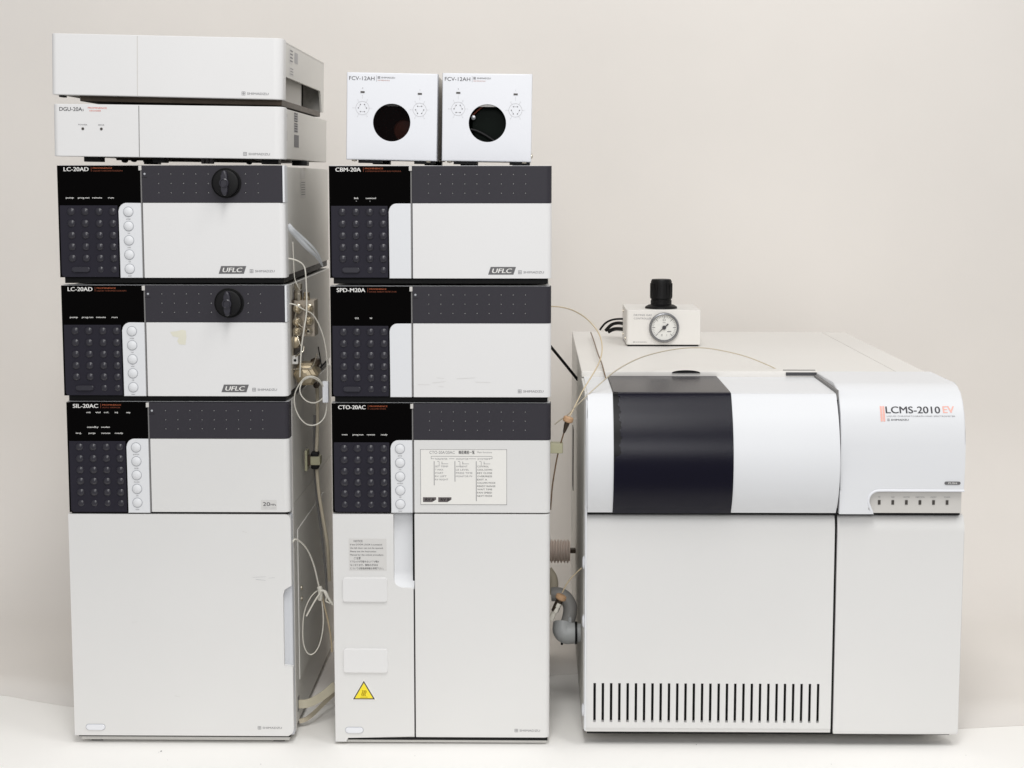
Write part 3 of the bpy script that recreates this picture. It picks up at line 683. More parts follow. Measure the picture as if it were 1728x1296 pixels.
    if inside == 'brown':
        add('inner_body', lathe([(14, 34), (14, 16), (12, 12.5), (7, 11.6), (0, 11.4)], 'Y', (hx + 14.5, oy, hz - 9.5), 32), 'dkbrown', T)  # brown body added to imitate the reddish reflection in the window
        add('window', plate(disc(hx, hz, 23, 40), oy + 3.2, oy + 3.3, 0), 'smoke', T)
    else:
        add('inner_body', lathe([(25, 40), (25, 24), (22, 20), (0, 19)], 'Y', (hx + 4, oy, hz - 2), 32), 'green', T)
        add('screw_head', lathe([(2.6, 13), (2.6, 10.6), (0, 10.2)], 'Y', (hx - 16.8, oy, hz + 6.5), 16), 'bezel', T)
        c = T.location
        pts = [Vector(((hx + a) * MM, (oy + 14) * MM, (hz + b) * MM)) for a, b in ((-20, -7), (-12, -9), (-2, -14), (9, -21))]
        add('inner_tube', sweep(pts, 1.9), 'black', T)
        pts = [Vector(((hx + a) * MM, (oy + 13) * MM, (hz + b) * MM)) for a, b in ((-19, 8), (-12, 15), (-6, 20))]
        add('inner_rod', sweep(pts, 1.1), 'dkbrown', T)
    yy = oy - 0.2
    text(fp, 'FCV-12AH', ox + 2.8, Ht - 6.8, 4.4, 'ink', yy, width=29.5, bold=0.0)
    flat(fp, [rect(ox + 34.4, ox + 34.7, Ht - 10.4, Ht - 3.2)], 'inkl', yy)
    maker_mark(fp, ox + 36, Ht - 5.6, 2.4, 20, y=yy, m='ink')
    text(fp, 'HIGH PRESSURE VALVE', ox + 36, Ht - 8.8, 1.1, 'inko', yy, width=14)
    for k, (ux, uz, s) in enumerate(((18.6, 22.6, '0'), (85.2, 23.4, '1'))):
        add('indicator', box(ox + ux - 2.4, ox + ux + 2.4, oy - 0.5, oy + 0.1, Ht - uz - 1.0, Ht - uz + 1.0, 0.1), 'led', fp)
        text(fp, s, ox + ux, Ht - uz + 4.4, 1.7, 'inkl', yy, align='C')
        flat(fp, [rect(ox + ux - .12, ox + ux + .12, Ht - uz - 7.5, Ht - uz - 3)], 'inkf', yy)
        hexdiag(fp, ox + ux, Ht - uz - 18.4, k, yy)
    for fx, fw_ in ((13.5, 27), (79, 24)): add('foot', box(ox + fx, ox + fx + fw_, oy + 8, oy + 26, -3.6, 0.9, 0.3), 'black', T)
    for fx in (14, 80): add('foot', box(ox + fx, ox + fx + 22, oy + D - 30, oy + D - 12, -3.6, 0.9, 0.3), 'black', T)
    for fx in (9, 96): add('screw', lathe([(3.2, 0.9), (3.0, -1.6), (0, -2.2)], 'Z', (ox + fx, oy + 7, 0), 14), 'steel', T)
    return T
M['smoke'] = mat('smoked_window', (14, 8, 8), 0.05, 0.1, alpha=0.45)
valve_box('left small white valve box, brown glint inside its round window', -222.3, 700.6, 105.8, 100.6, 1.15, 'brown')
vb = valve_box('right small white valve box, black tube and screw inside its round window', -110.6, 699.2, 104.4, 101.2, 0.8, 'green')
add('side_screw', lathe([(3, 0), (3, 1.6), (2, 2.4), (0, 2.6)], 'X', (52.2 - 0.8, -84, 7), 14), 'steel', vb)

# ------------------------------------------------------------------ mass spectrometer
MX0, MX1 = 60.0, 507.0
SX = 356.0                                    # seam between the wide left and narrow right halves
ZT = 436.0
T = thing('mass_spectrometer', 'wide low white instrument with torn dark cover and vent slots', 'mass spectrometer', ((MX0 + MX1) / 2, 370, 0))
ox = -(MX0 + MX1) / 2; oy = -370
X = lambda v: v + ox
Y = lambda v: v + oy
add('chassis', box(X(57.5), X(496), Y(26), Y(748), 12, 426.8, 1.5), 'metal', T)
add('lid', box(X(57.5), X(458), Y(172), Y(749), 427.4, ZT, 2.0), 'lid', T)
add('side_lid', box(X(459), X(497), Y(172), Y(747), 427.4, ZT - 0.6, 2.0), 'lid', T)
# lower left door: upper solid part with rounded shoulder, slotted field, bottom rail
bm = B()
x0, x1 = X(60.4), X(354.4)
zA, zB, zC, zD = 17.0, 29.5, 78.0, 283.6
sh_ = [(Y(24), zC), (Y(0), zC), (Y(0), zD - 20)] + [(Y(0) + 9 - 9 * math.cos(R(a)), zD - 20 + 19 * math.sin(R(a))) for a in (15, 30, 45, 60, 75)] + [(Y(9), zD - 0.6), (Y(24), zD)]
t = extr_x(sh_, x0, x1, 0, bm)
cxs = [70.9 + 9.92 * i for i in range(28)]
hw = 1.55
edges = [x0] + [X(c) for c in cxs] + [x1]
for i in range(len(cxs) + 1):
    a = x0 if i == 0 else X(cxs[i - 1]) + hw; b = x1 if i == len(cxs) else X(cxs[i]) - hw
    vs = [bm.verts.new((p[0] * MM, p[1] * MM, p[2] * MM)) for p in ((a, Y(0), zB), (b, Y(0), zB), (b, Y(0), zC), (a, Y(0), zC), (a, Y(3.5), zB), (b, Y(3.5), zB), (b, Y(3.5), zC), (a, Y(3.5), zC))]
    for f in ((0, 1, 2, 3), (5, 4, 7, 6), (4, 0, 3, 7), (1, 5, 6, 2)): bm.faces.new([vs[j] for j in f])
rl = [(Y(24), zB), (Y(0), zB), (Y(0), zA + 5.5), (Y(1.2), zA + 5.0), (Y(1.6), zA + 1), (Y(3), zA), (Y(24), zA)]
extr_x(rl, x0, x1, 0, bm)
ld = add('vented_door', bm, 'door', T)
add('slot_backing', box(x0 + 3, x1 - 3, Y(9), Y(20), zB - 1, zC + 1, 0), 'black', T)
# lower right door
sh2 = [(Y(24), zA - 1), (Y(1.5), zA - 1), (Y(0), zA + 3), (Y(0), zD - 20)] + [(Y(0) + 9 - 9 * math.cos(R(a)), zD - 20 + 19 * math.sin(R(a))) for a in (15, 30, 45, 60, 75)] + [(Y(9), zD - 0.6), (Y(24), zD)]
add('plain_door', extr_x(sh2, X(357.6), X(507.5), 1.2), 'door', T)
add('door_gap', box(X(354.6), X(357.4), Y(5), Y(24), 16, 284, 0), 'black', T)
add('cover_gap', box(X(60.8), X(502), Y(3), Y(25.5), 283.5, 287.0, 0), 'black', T)
add('base_frame', box(X(62), X(498), Y(4), Y(740), 14.4, 16.6, 0.2), 'black', T)
for fx, fy in ((80, 70), (460, 70), (80, 690), (460, 690)): add('foot', lathe([(14, 0.3), (14, 14.3)], 'Z', (X(fx + 10), Y(fy), 0), 20), 'black', T)
# curved upper cover, left
cv = [(182, 428.5), (60, 428), (16, 427.5), (10, 426.2), (6, 422.8), (-1.5, 413.5), (-12, 399), (-20.5, 382), (-26, 364), (-28, 346), (-26.5, 328), (-21.5, 311), (-14, 298), (-5, 287.2)]
def offp(d):
    out = []
    for i, (y, z) in enumerate(cv):
        a = Vector(cv[max(i - 1, 0)]); b = Vector(cv[min(i + 1, len(cv) - 1)]); t_ = (b - a).normalized(); n_ = Vector((t_.y, -t_.x))
        out.append((y + n_.x * d * (-1 if n_.x * 0 else 1), z + n_.y * d))
    return out
# the outward side of the profile (towards -Y and +Z)
def smooth2(p, k=4):
    q = smoothpath([Vector((a, b, 0)) for a, b in p], k); return [(v.x, v.y) for v in q]
cvs = smooth2(cv)
def shell(x0, x1, d0, d1, m, name, e=0.3, s0=0, s1=None, xfun=None):
    pts = cvs[s0:s1]
    def off(d):
        o = []
        for i, (y, z) in enumerate(pts):
            a = Vector(pts[max(i - 1, 0)]); b = Vector(pts[min(i + 1, len(pts) - 1)]); t_ = (b - a).normalized(); n_ = Vector((t_.y, -t_.x))
            o.append((y + n_.x * d, z + n_.y * d))
        return o
    A = off(d0); C = off(d1); bm = B(); rows = []
    for i in range(len(pts)):
        xa_ = x0 if xfun is None else xfun(pts[i][0], pts[i][1], x0)
        rows.append([bm.verts.new((X(xx) * MM, Y(yy) * MM, zz * MM)) for xx, (yy, zz) in ((xa_, A[i]), (x1, A[i]), (x1, C[i]), (xa_, C[i]))])
    for a, b in zip(rows, rows[1:]):
        for k in range(4): bm.faces.new((a[k], a[(k + 1) % 4], b[(k + 1) % 4], b[k]))
    bm.faces.new(rows[0]); bm.faces.new(rows[-1])
    return add(name, bm, m, T)
t0 = (Vector(cvs[3]) - Vector(cvs[0])).normalized(); sgn = 1 if Vector((t0.y, -t0.x)).y > 0 else -1
shell(60.8, 354.0, -9 * sgn, 0, 'cool', 'upper_cover')
shell(90.6, 230.2, 0.02 * sgn, 0.6 * sgn, 'darkbase', 'cover_window')
random.seed(11)
jag = {}
def tear(y, z, x0):
    if z > 423.5 or y > 14: return x0 + 0.6 if y > 13 else x0 + 6.0
    if z < 352: return x0 - 0.2
    k = (z - 352) / 72
    b = 8.2 - 4.0 * abs(k - 0.45) + 1.1 * math.sin(z * 0.42) + 0.9 * math.sin(z * 1.13 + 1)
    return x0 + (b if z > 358 else 1.5)
cvf = cvs
cvs = smooth2(cv, 14)
shell(91.0, 229.6, 0.7 * sgn, 1.2 * sgn, 'darkfilm', 'torn_film', xfun=tear)
cvs = cvf
add('cover_end', extr_x([(Y(182), 425)] + [(Y(a + 6), b - 3) for a, b in cv[1:-1]] + [(Y(20), 288), (Y(182), 288)], X(59.6), X(60.7), 0.2), 'cool', T)
add('left_cheek', box(X(58.4), X(60.6), Y(-4), Y(30), 20, 420, 0.8, fl=0.8), 'cool', T)
# right upper cover
rc = [(170, ZT), (52, ZT), (34, 434), (19, 428.5), (7, 419), (-2, 406), (-8, 390), (-10.5, 370), (-11, 345), (-11, 315.5), (-8, 315), (-5, 318), (20, 418), (170, 427.6)]
add('right_cover', extr_x([(Y(a), b) for a, b in rc], X(357.2), X(503.2), 3.0), 'cool', T)
rcv = [c for c in T.children if c.name.startswith('right_cover')][0]
xr0 = 395.0
pts = [(X(357.2), 287), (X(xr0 + 3), 287)] + [(X(xr0 + 2 * 0), 287)] * 0 + [(X(xr0 - 4.5 + 0.5), 293)] + arc(X(xr0 + 8), 303, 11.6, 200, 95, 7) + [(X(xr0 + 8), 315.48), (X(357.2), 315.48)]
lo = add('cover_lip', plate(pts, Y(-11), Y(-1), 0.0), 'cool', T)
bead = [Vector((X(503) * MM, Y(-10.6) * MM, 0.3152)), Vector((X(460) * MM, Y(-10.6) * MM, 0.3152)), Vector((X(410) * MM, Y(-10.6) * MM, 0.3152))] + [Vector((a * MM, Y(-10.6) * MM, b * MM)) for a, b in arc(X(xr0 + 8), 303, 12.0, 100, 200, 5)] + [Vector((X(xr0 + 1) * MM, Y(-10) * MM, 0.288))]
add('recess_rim', sweep(bead, 1.5, n=10, smooth=4), 'bright', T)
cp = add('control_recess', box(X(xr0 - 12), X(501.5), Y(-5.5), Y(24), 287.4, 316, 0.8, br=2), 'recess', T)
add('recess_wall', box(X(xr0 - 5), X(503), Y(24.2), Y(150), 287.2, 424, 0.5), 'metal', T)
for i, s in enumerate(('MS', 'GAS', 'HEATER', 'INJECTION', 'DIVERT', 'POWER')):
    lx = X(404.8 + i * 15.95)
    add('indicator', box(lx - 1.6, lx + 1.6, Y(-6.2), Y(-5.4), 297.6, 303.0, 0.2), 'led', cp)
    text(cp, s, lx, 306.6, 1.5, 'inkl', Y(-5.7), align='C')
# lettering on the right cover front (follows the face at y = -11 plus offset)
def face_y(z):
    f = [(b, a) for a, b in rc if b >= 315.4][:11]
    f.sort()
    for (z0, y0), (z1, y1) in zip(f, f[1:]):
        if z0 <= z <= z1: return y0 + (y1 - y0) * (z - z0) / max(z1 - z0, 1e-6)
    return -11
def wrap(o, d=0.35):
    if o is None: return
    for v in o.data.vertices: v.co.y = (Y(face_y(v.co.z / MM)) - d) * MM + (v.co.y if abs(v.co.y) < 0.0001 else 0)
def wtext(s, x, z, cap, m, width, bold=0.0): wrap(text(rcv, s, x, z, cap, m, 0, width=width, bold=bold))
wq = flat(rcv, [rect(X(404.2), X(406.5), z, z + 1.7) for z in [396.6 + 1.7 * i for i in range(10)]], 'salmon'); wrap(wq)
wq = flat(rcv, [rect(X(407.2), X(409.5), z, z + 1.7) for z in [396.6 + 1.7 * i for i in range(10)]], 'salmon'); wrap(wq)
wtext('LCMS-2010', X(410.6), 409.6, 7.4, 'ink', 63.5, 0.02)
wtext('EV', X(477.6), 410.0, 7.4, 'salmon', 13.0, 0.025)
wtext('LIQUID CHROMATOGRAPH MASS SPECTROMETER', X(411.6), 402.6, 1.5, 'inkl', 80, 0.0)
wrap(flat(rcv, [rect(X(412), X(414.6), 397.2, 397.6), rect(X(412), X(414.6), 399.4, 399.8), rect(X(412), X(412.4), 397.6, 399.4), rect(X(414.2), X(414.6), 397.6, 399.4), rect(X(413.1), X(413.5), 397.6, 399.4)], 'inkl', name='emblem'))
wtext('SHIMADZU', X(416.4), 398.5, 1.9, 'ink', 20.5, 0.02)
bd = add('badge', plate(rrect(X(479.5), X(498.2), 322.6, 326.2, 1.7), Y(-11.8), Y(-10.9), 0.2), 'badge', rcv)
text(bd, 'PUSH', X(488.8), 324.4, 1.9, 'inkw', Y(-12.0), align='C', width=10, bold=0.02)
# hinge slits at the back of the covers
add('hinge_slit', box(X(316), X(357), Y(181), Y(185), 434.8, 436.5, 0.2), 'ink', T)
add('hinge_slit', box(X(318), X(357), Y(170.5), Y(172.5), 430.5, 434.6, 0.2), 'ink', T)
add('cover_edge_slit', box(X(354.2), X(357.0), Y(10), Y(180), 420, 431.4, 0.2), 'seam', T)
o = add('lid_notch', plate([(18 * math.cos(R(a)), 3.4 * math.sin(R(a))) for a in range(0, 181, 12)], 0, 1.6, 0.0), 'black', T); o.location = (X(191) * MM, Y(170.2) * MM, (ZT - 2.2) * MM)
add('side_slot', box(X(56.6), X(57.6), Y(590), Y(640), 205, 300, 0.2), 'black', T)
for zz in (222, 150, 40): add('side_cap', lathe([(8, 0.4), (7.6, -1.6), (5, -2.6), (0, -2.8)], 'X', (X(58.4), Y(16), zz), 20), 'bright', T)
MS = T

# ------------------------------------------------------------------ gas controller on the mass spectrometer
gy = 500.0
p0 = at(1057, 583, gy); p1 = at(1182, 583, gy); GW = (p1.x - p0.x) / MM; gh = (at(1057, 524, gy).z - p0.z) / MM; GD = 120
T = thing('gas_controller', 'small cream gas control box with round pressure gauge and black knob on top', 'gas controller', (p0.x / MM + GW / 2, gy + GD / 2, ZT + 2.2))
ox, oy = -GW / 2, -GD / 2
add('box_cover', box(ox, ox + GW, oy, oy + GD, 0, gh, 1.5, fl=4, ft=2), 'lid', T)
add('base_plate', box(ox + 2, ox + GW - 3, oy + 1.5, oy + GD - 2, -2.1, 0.1, 0.3), 'black', T)
text(T, 'DRYING GAS', ox + 10.5, gh - 7.5, 2.6, 'inkl', oy - .2, width=26)
text(T, 'CONTROLLER', ox + 10.5, gh - 12.5, 2.6, 'inkl', oy - .2, width=26)
maker_mark(T, ox + 10, 4.2, 1.8, 20, m='inkl', y=oy - .2)
gx, gz = ox + 54.8, gh - 25.6
ga = add('pressure_gauge', lathe([(22, 2), (22, -3.6), (21.2, -5.2), (19.6, -5.6), (18.6, -4.4), (18.4, -1.7)], 'Y', (gx, oy, gz), 40, caps=False), 'bezel', T)
add('dial_face', lathe([(18.6, -1.6), (0, -1.6)], 'Y', (gx, oy, gz), 40, caps=False), 'dial', ga)
tk = []
for i in range(31):
    a = R(225 - 270 * i / 30); L = 4.4 if i % 5 == 0 else 2.4; wd = 0.32 if i % 5 == 0 else 0.16
    d = Vector((math.cos(a), math.sin(a))); n_ = Vector((-d.y, d.x)) * wd; c = Vector((gx, gz))
    tk.append([tuple(c + d * 17.4 + n_), tuple(c + d * 17.4 - n_), tuple(c + d * (17.4 - L) - n_), tuple(c + d * (17.4 - L) + n_)])
flat(ga, tk, 'ink', oy - 1.9, 'dial_scale')
text(ga, '0.5', gx, gz + 11.0, 2.6, 'ink', oy - 1.9, align='C'); text(ga, 'MPa', gx, gz + 7.4, 1.7, 'inkl', oy - 1.9, align='C')
text(ga, '0', gx - 3.2, gz - 11, 3.2, 'inkl', oy - 1.9, align='C'); text(ga, '1', gx + 4, gz - 11, 3.2, 'inkl', oy - 1.9, align='C')
flat(ga, [rect(gx + 4.5, gx + 10.5, gz - 6.6, gz - 5.2)], 'inkl', oy - 1.9)
a = R(222); d = Vector((math.cos(a), math.sin(a))); n_ = Vector((-d.y, d.x)); c = Vector((gx, gz))
bm = plate([tuple(c + d * 13.5), tuple(c + n_ * 0.7 + d * 2), tuple(c + n_ * .9 - d * 8), tuple(c - n_ * .9 - d * 8), tuple(c - n_ * 0.7 + d * 2)], oy - 3.0, oy - 2.5, 0)
add('needle', bm, 'ink', ga)
add('needle_hub', lathe([(2.9, -2.2), (2.9, -3.8), (1.7, -3.9), (1.5, -3.2), (0, -3.2)], 'Y', (gx, oy, gz), 20), 'ink', ga)
kx, ky = ox + GW / 2 - 1.5, oy + 34
kn = add('control_knob', lathe([(15.4, gh + 5.5), (15.6, gh + 11.5), (14.8, gh + 12), (14.8, gh + 14), (16.4, gh + 15), (15.4, gh + 40), (13.8, gh + 43), (0, gh + 43.8)], 'Z', (kx, ky, 0), 36), 'black', T)
add('knob_flange', lathe([(24, gh - .3), (23.4, gh + 2.6), (19, gh + 5.2), (15, gh + 6)], 'Z', (kx, ky, 0), 40), 'black', T)
bm = B()
for i in range(18):
    a = 2 * math.pi * i / 18; t = bmesh.new()
    bmesh.ops.create_cube(t, size=1, matrix=Matrix.Translation(((kx + 15.5 * math.cos(a)) * MM, (ky + 15.5 * math.sin(a)) * MM, (gh + 27) * MM)) @ Matrix.Rotation(a, 4, 'Z') @ Matrix.Diagonal((0.0020, 0.0022, 0.020, 1)))
    me = bpy.data.meshes.new('t'); t.to_mesh(me); t.free(); bm.from_mesh(me); bpy.data.meshes.remove(me)
add('knob_ribs', bm, 'black', kn)
for zz, yy in ((gh - 8, 90), (8, 90), (8, 20)): add('screw', lathe([(2.2, .2), (2.2, -1.2), (0, -1.6)], 'X', (ox, oy + yy, zz), 12), 'steel', T)
add('screw', lathe([(2.2, -.2), (2.2, 1.2), (0, 1.6)], 'X', (ox + GW, oy + 30, 16), 12), 'steel', T)

# ------------------------------------------------------------------ valves on the lower pump's side
T = PUMP2[0]; X, Y, Z = PUMP2[1:]
base = T.location
def L(v): return (v.x / MM - base.x / MM, v.y / MM - base.y / MM, v.z / MM - base.z / MM)
vy = 60.0
def fbox(px0, px1, py0, py1, y, d, m, name, parent=T, e=0.6, **k):
    a = L(at(px0, py0, y)); b = L(at(px1, py1, y))
    return add(name, box(a[0], b[0], a[1], a[1] + d, b[2], a[2], e, **k), m, parent)
vb_ = fbox(493, 531, 507, 568, vy, 34, 'block', 'valve_block')
fbox(490, 497, 506, 600, vy - 6, 60, 'dkmetal', 'pump_head_body')
fbox(496, 508, 490, 507, vy + 2, 12, 'dkmetal', 'bracket'); fbox(512, 521, 494, 507, vy + 4, 12, 'dkmetal', 'bracket')
def nut(px, py, y, r, l, m='steel', name='fitting_nut', par=None, n=6, hole=True):
    a = L(at(px, py, y))
    o = add(name, lathe([(r, 0), (r, -l), (r * .62, -l - 1), (r * .55, -l - 4), (r * .3, -l - 4.4), (0, -l - 4.2)], 'Y', a, n), m, par or vb_, smooth=False)
    if hole: add('bore', lathe([(r * .32, -l - 4.3), (r * .32, -l - 4.6), (0, -l - 4.6)], 'Y', a, 12), 'black', o)
    return o
for px, py, dy in ((503, 521, 8), (522, 521, 0), (502, 543, 8), (522, 541, 0), (502, 559, 8)):
    a = L(at(px, py, vy - dy)); add('collar', lathe([(5.6, dy), (5.8, -2.5), (4.6, -3.4), (0, -3.4)], 'Y', a, 20), 'steel', vb_)
    nut(px, py, vy - dy - 3, 4.6, 5, hole=False, m='brass')
add('pump_head_cap', lathe([(8, 12), (8.6, 0), (7, -5), (3, -6), (0, -6)], 'Y', L(at(497, 577, vy - 2)), 18), 'brass', T)
add('check_valve', lathe([(4.5, -9), (4.8, -2), (3.8, 0), (3.8, 4), (5, 6), (5, 11), (0, 12)], 'Z', L(at(503, 494, vy + 4)), 8), 'steel', T, smooth=False)
add('check_valve', lathe([(4.0, -9), (4.2, -2), (3.2, 0), (3.2, 4), (0, 5)], 'Z', L(at(517, 499, vy + 6)), 8), 'brass', T, smooth=False)
nut(521.5, 558, vy, 4.8, 4)
fbox(489, 503, 600, 615, vy - 8, 5, 'metal', 'bracket_tab', e=1.5)
a = L(at(498, 608, vy - 8)); add('tab_hole', lathe([(1.7, -.2), (1.7, -.4), (0, -.4)], 'Y', a, 12), 'black', T)
a = L(at(518, 630, vy + 6))
pv = add('purge_valve', lathe([(14, 30), (14.5, 4), (15.5, 0), (15.5, -9), (12, -12), (7.5, -13), (7.5, -18), (3, -19), (0, -19)], 'Y', a, 6), 'brass', T, smooth=False)
fbox(491, 512, 612, 648, vy + 26, 20, 'block', 'valve_mount')
a = L(at(532, 612, vy + 30)); add('side_port', lathe([(6, 10), (6.5, -4), (4, -6), (0, -6)], 'Y', a, 8), 'dkmetal', T, smooth=False)
a = L(at(534, 650, vy + 20)); add('drain_port', lathe([(3.4, 8), (3.6, -3), (2, -3.4), (1.8, -1), (0, -1)], 'Y', a, 14), 'dkmetal', T)

# ------------------------------------------------------------------ tubes, cables and small loose things
def tube(name, label, cat, pts, r, m, group=None, **k):
    o = add(name, sweep([at(*p) for p in pts], r, **k), m)
    return tag(o, label, cat, group)
tube('solvent_tube', 'white tube arching from the upper pump and dropping straight past the valve block', 'tube',
     [(480, 436, 22), (492, 437, 26), (504, 441, 30), (513, 449, 34), (516, 465, 34), (517.5, 500, 34), (517, 530, 32), (513, 556, 30), (509, 585, 32), (507, 615, 34), (506, 636, 38)], 0.9, 'tube')
tube('solvent_tube', 'thin pale tube hanging from the plastic bag strip to the bracket over the valves', 'tube',
     [(494, 408, 40), (495.5, 440, 42), (497, 468, 44), (502, 482, 46), (507, 490, 52)], 0.6, 'tube')
tube('waste_tube', 'long white tube looping twice beside the lower pump, held by the white clip', 'tube',
     [(485, 512, 26), (497, 514, 30), (512, 522, 36), (528, 531, 44), (540, 552, 50), (549, 582, 54), (552.5, 618, 56), (552.5, 650, 56), (551, 690, 54), (545, 708, 52), (532, 717, 50), (518, 716, 48), (506, 705, 46), (498, 687, 44), (497, 668, 42), (503, 652, 40), (514, 638, 38), (526, 635, 38), (538, 640, 42), (545, 651, 48), (548, 662, 54)], 0.8, 'tube', smooth=5)
tube('waste_tube', 'small inner loop of white tube ending in the white clip', 'tube',
     [(546, 655, 56), (538, 643, 50), (524, 637, 44), (511, 643, 40), (506, 657, 38), (509, 668, 38), (518, 677, 40), (530, 680, 44), (540, 676, 50), (547, 669, 56)], 0.8, 'tube', smooth=5)
a = at(544.5, 643, 52); b = at(555, 679, 52)
tag(add('tube_clip', box(a.x / MM, b.x / MM, 48, 56, b.z / MM, a.z / MM, 0.8), 'bright'), 'white rectangular clip gathering the looped tubes beside the detector', 'clip')
for i, (l, pts) in enumerate((('polished steel capillary curving from the purge valve up to the right', [(491, 623.5, 50), (508, 622.5, 48), (522, 622, 46), (529, 616, 46), (535, 597, 46)]),
        ('bent steel capillary zigzagging between the left nuts of the valve block', [(504, 519, 46), (498, 534, 44), (503, 546, 42), (511, 553, 40)]),
        ('steel capillary bowed down from the left middle nut to the bracket tab', [(503, 543, 46), (497, 556, 42), (495, 575, 42), (494, 600, 44)]),
        ('short steel capillary crossing down from the lowest left nut', [(500, 560, 46), (504, 575, 42), (509, 587, 40)]),
        ('thin steel capillary bending right below the valve block', [(498, 602, 50), (506, 597, 48), (512, 592, 50), (513, 585, 52)]))):
    tube('capillary', l, 'capillary', pts, 0.75, 'steel', 'steel capillaries on the pump side')
tube('black_rod', 'thin black lever sloping down behind the purge valve', 'lever', [(537, 585, 95), (541, 608, 95), (543, 622, 92)], 0.7, 'black')
tube('black_rod', 'short black lever reaching to the detector from the purge valve', 'lever', [(541, 620, 92), (551, 609, 100)], 0.9, 'black')
# plastic bag strip
bm = B()
for i, (dx, dz) in enumerate(((0, 0), (2.2, -1.2), (-1.6, 1.5), (1, 2.4))):
    sweep([at(486 + dx * .4, 380 + dz, 30), at(492 + dx, 388 + dz, 34), at(502 + dx * 1.6, 398 + dz * 1.5, 44), at(522 + dx * 2, 418 + dz * 2, 60), at(535 + dx * 1.4, 432 + dz, 74), at(545, 450, 90)], 1, bm, n=6, flat=(1.9, 0.6), radii=lambda t: 1.25 - 0.9 * t)
tag(add('plastic_strip', bm, 'vinyl'), 'crumpled clear plastic strip taped to the side of the upper pump', 'plastic strip')
# ribbon of the power cable with ferrite clamp
tube('power_cable', 'thick beige cable running down between the stacks through a clamp', 'cable', [(535, 640, 130), (536, 700, 130), (535, 740, 130), (534, 775, 128), (538, 830, 130), (547, 885, 132), (553, 925, 134), (556, 980, 150)], 2.2, 'cable')
tube('power_cable', 'grey cable running close behind the clamped beige cable', 'cable', [(531, 700, 160), (531, 790, 160), (536, 850, 165), (543, 905, 170), (549, 960, 175), (552, 1010, 180)], 1.6, 'seam')
T = thing('ferrite_clamp', 'olive beige cable clamp with black core around the cable between the stacks', 'clamp', (at(531, 776, 128).x / MM, 128, at(531, 776, 128).z / MM))
base = T.location
add('clamp_shell', box(-4.5, 8, -9, 9, -5.5, 5.5, 1.2), 'clamp', T)
add('ferrite_core', box(-4, 5.5, -8, 8, -11, 11, 2), 'black', T)
add('mount_plate', box(-11.5, -8, -10, 12, -13, 13, 1.2), 'clamp', T)
add('mount_arm', box(-8.5, -4, -6, 6, -6, 6, 0.5), 'dkmetal', T)
tube('drain_tube', 'white tube curving from the autosampler edge to the knotted tie', 'tube', [(493, 917, 20), (498, 910, 22), (510, 917, 36), (521, 932, 50), (530, 955, 60), (536, 980, 66), (541, 1003, 70)], 1.1, 'tube')
tube('drain_tube', 'pale tube hanging in a long loop below the knotted tie', 'tube', [(541, 1000, 70), (545, 1030, 70), (545, 1060, 68), (539, 1088, 66), (529, 1103, 64), (519, 1102, 62), (512, 1085, 60), (511, 1058, 60), (514, 1032, 62), (523, 1010, 66), (534, 998, 70), (541, 997, 72)], 0.8, 'tube')
tube('drain_tube', 'beige tube dropping from the knotted tie along the oven side', 'tube', [(543, 1002, 72), (548, 1025, 76), (554, 1050, 80), (559, 1080, 86), (560, 1100, 90)], 1.1, 'peek')
tube('tube_stub', 'short white tube end sticking down left from the knotted tie', 'tube', [(544, 996, 64), (532, 1013, 58), (517, 1040, 52)], 1.1, 'tube')
bm = sweep([at(539, 990, 68), at(541, 1000, 66), at(540, 1012, 68)], 3.2, n=8)
sweep([at(540, 997, 62), at(549, 998, 62), at(555, 1010, 60), at(562, 1021, 58)], 1.6, bm)
sweep([at(546, 996, 62), at(551, 1007, 60), at(550, 1014, 62), at(558, 1018, 60)], 1.2, bm)
tag(add('cable_tie', bm, 'tube'), 'knotted white tie bundling the tubes between autosampler and oven', 'cable tie')
def duct(label, pts, h, d, m):
    """flat ribbon standing on its edge"""
    bm = B(); P = smoothpath([at(*p) for p in pts], 8); rows = []
    for i, p in enumerate(P):
        t = (P[min(i + 1, len(P) - 1)] - P[max(i - 1, 0)]).normalized(); n_ = Vector((-t.z, 0.0, t.x)).normalized()
        rows.append([bm.verts.new(p + n_ * s * h / 2 * MM + Vector((0, e_ * d / 2 * MM, 0))) for s, e_ in ((-1, -1), (1, -1), (1, 1), (-1, 1))])
    for a, b in zip(rows, rows[1:]):
        for k in range(4): bm.faces.new((a[k], a[(k + 1) % 4], b[(k + 1) % 4], b[k]))
    bm.faces.new(rows[0]); bm.faces.new(rows[-1])
    return tag(add('flat_duct', bm, m), label, 'flat cable')
duct('upper beige flat strap bridging from the autosampler foot to the oven', [(504, 1188, 60), (518, 1187, 62), (535, 1180, 72), (550, 1170, 84), (566, 1156, 96)], 10.5, 2.5, 'strap')
duct('lower darker flat strap lying on the table between the tall cabinets', [(505, 1217, 66), (517, 1213, 70), (530, 1203, 84), (545, 1188, 110), (566, 1168, 140)], 5.5, 2.5, 'cable')
a = at(504, 1188, 58); tag(add('strap_bracket', box(a.x / MM - 2, a.x / MM - .2, 54, 66, a.z / MM - 9, a.z / MM + 9, .2), 'seam'), 'small dark bracket holding the strap at the autosampler foot', 'bracket')

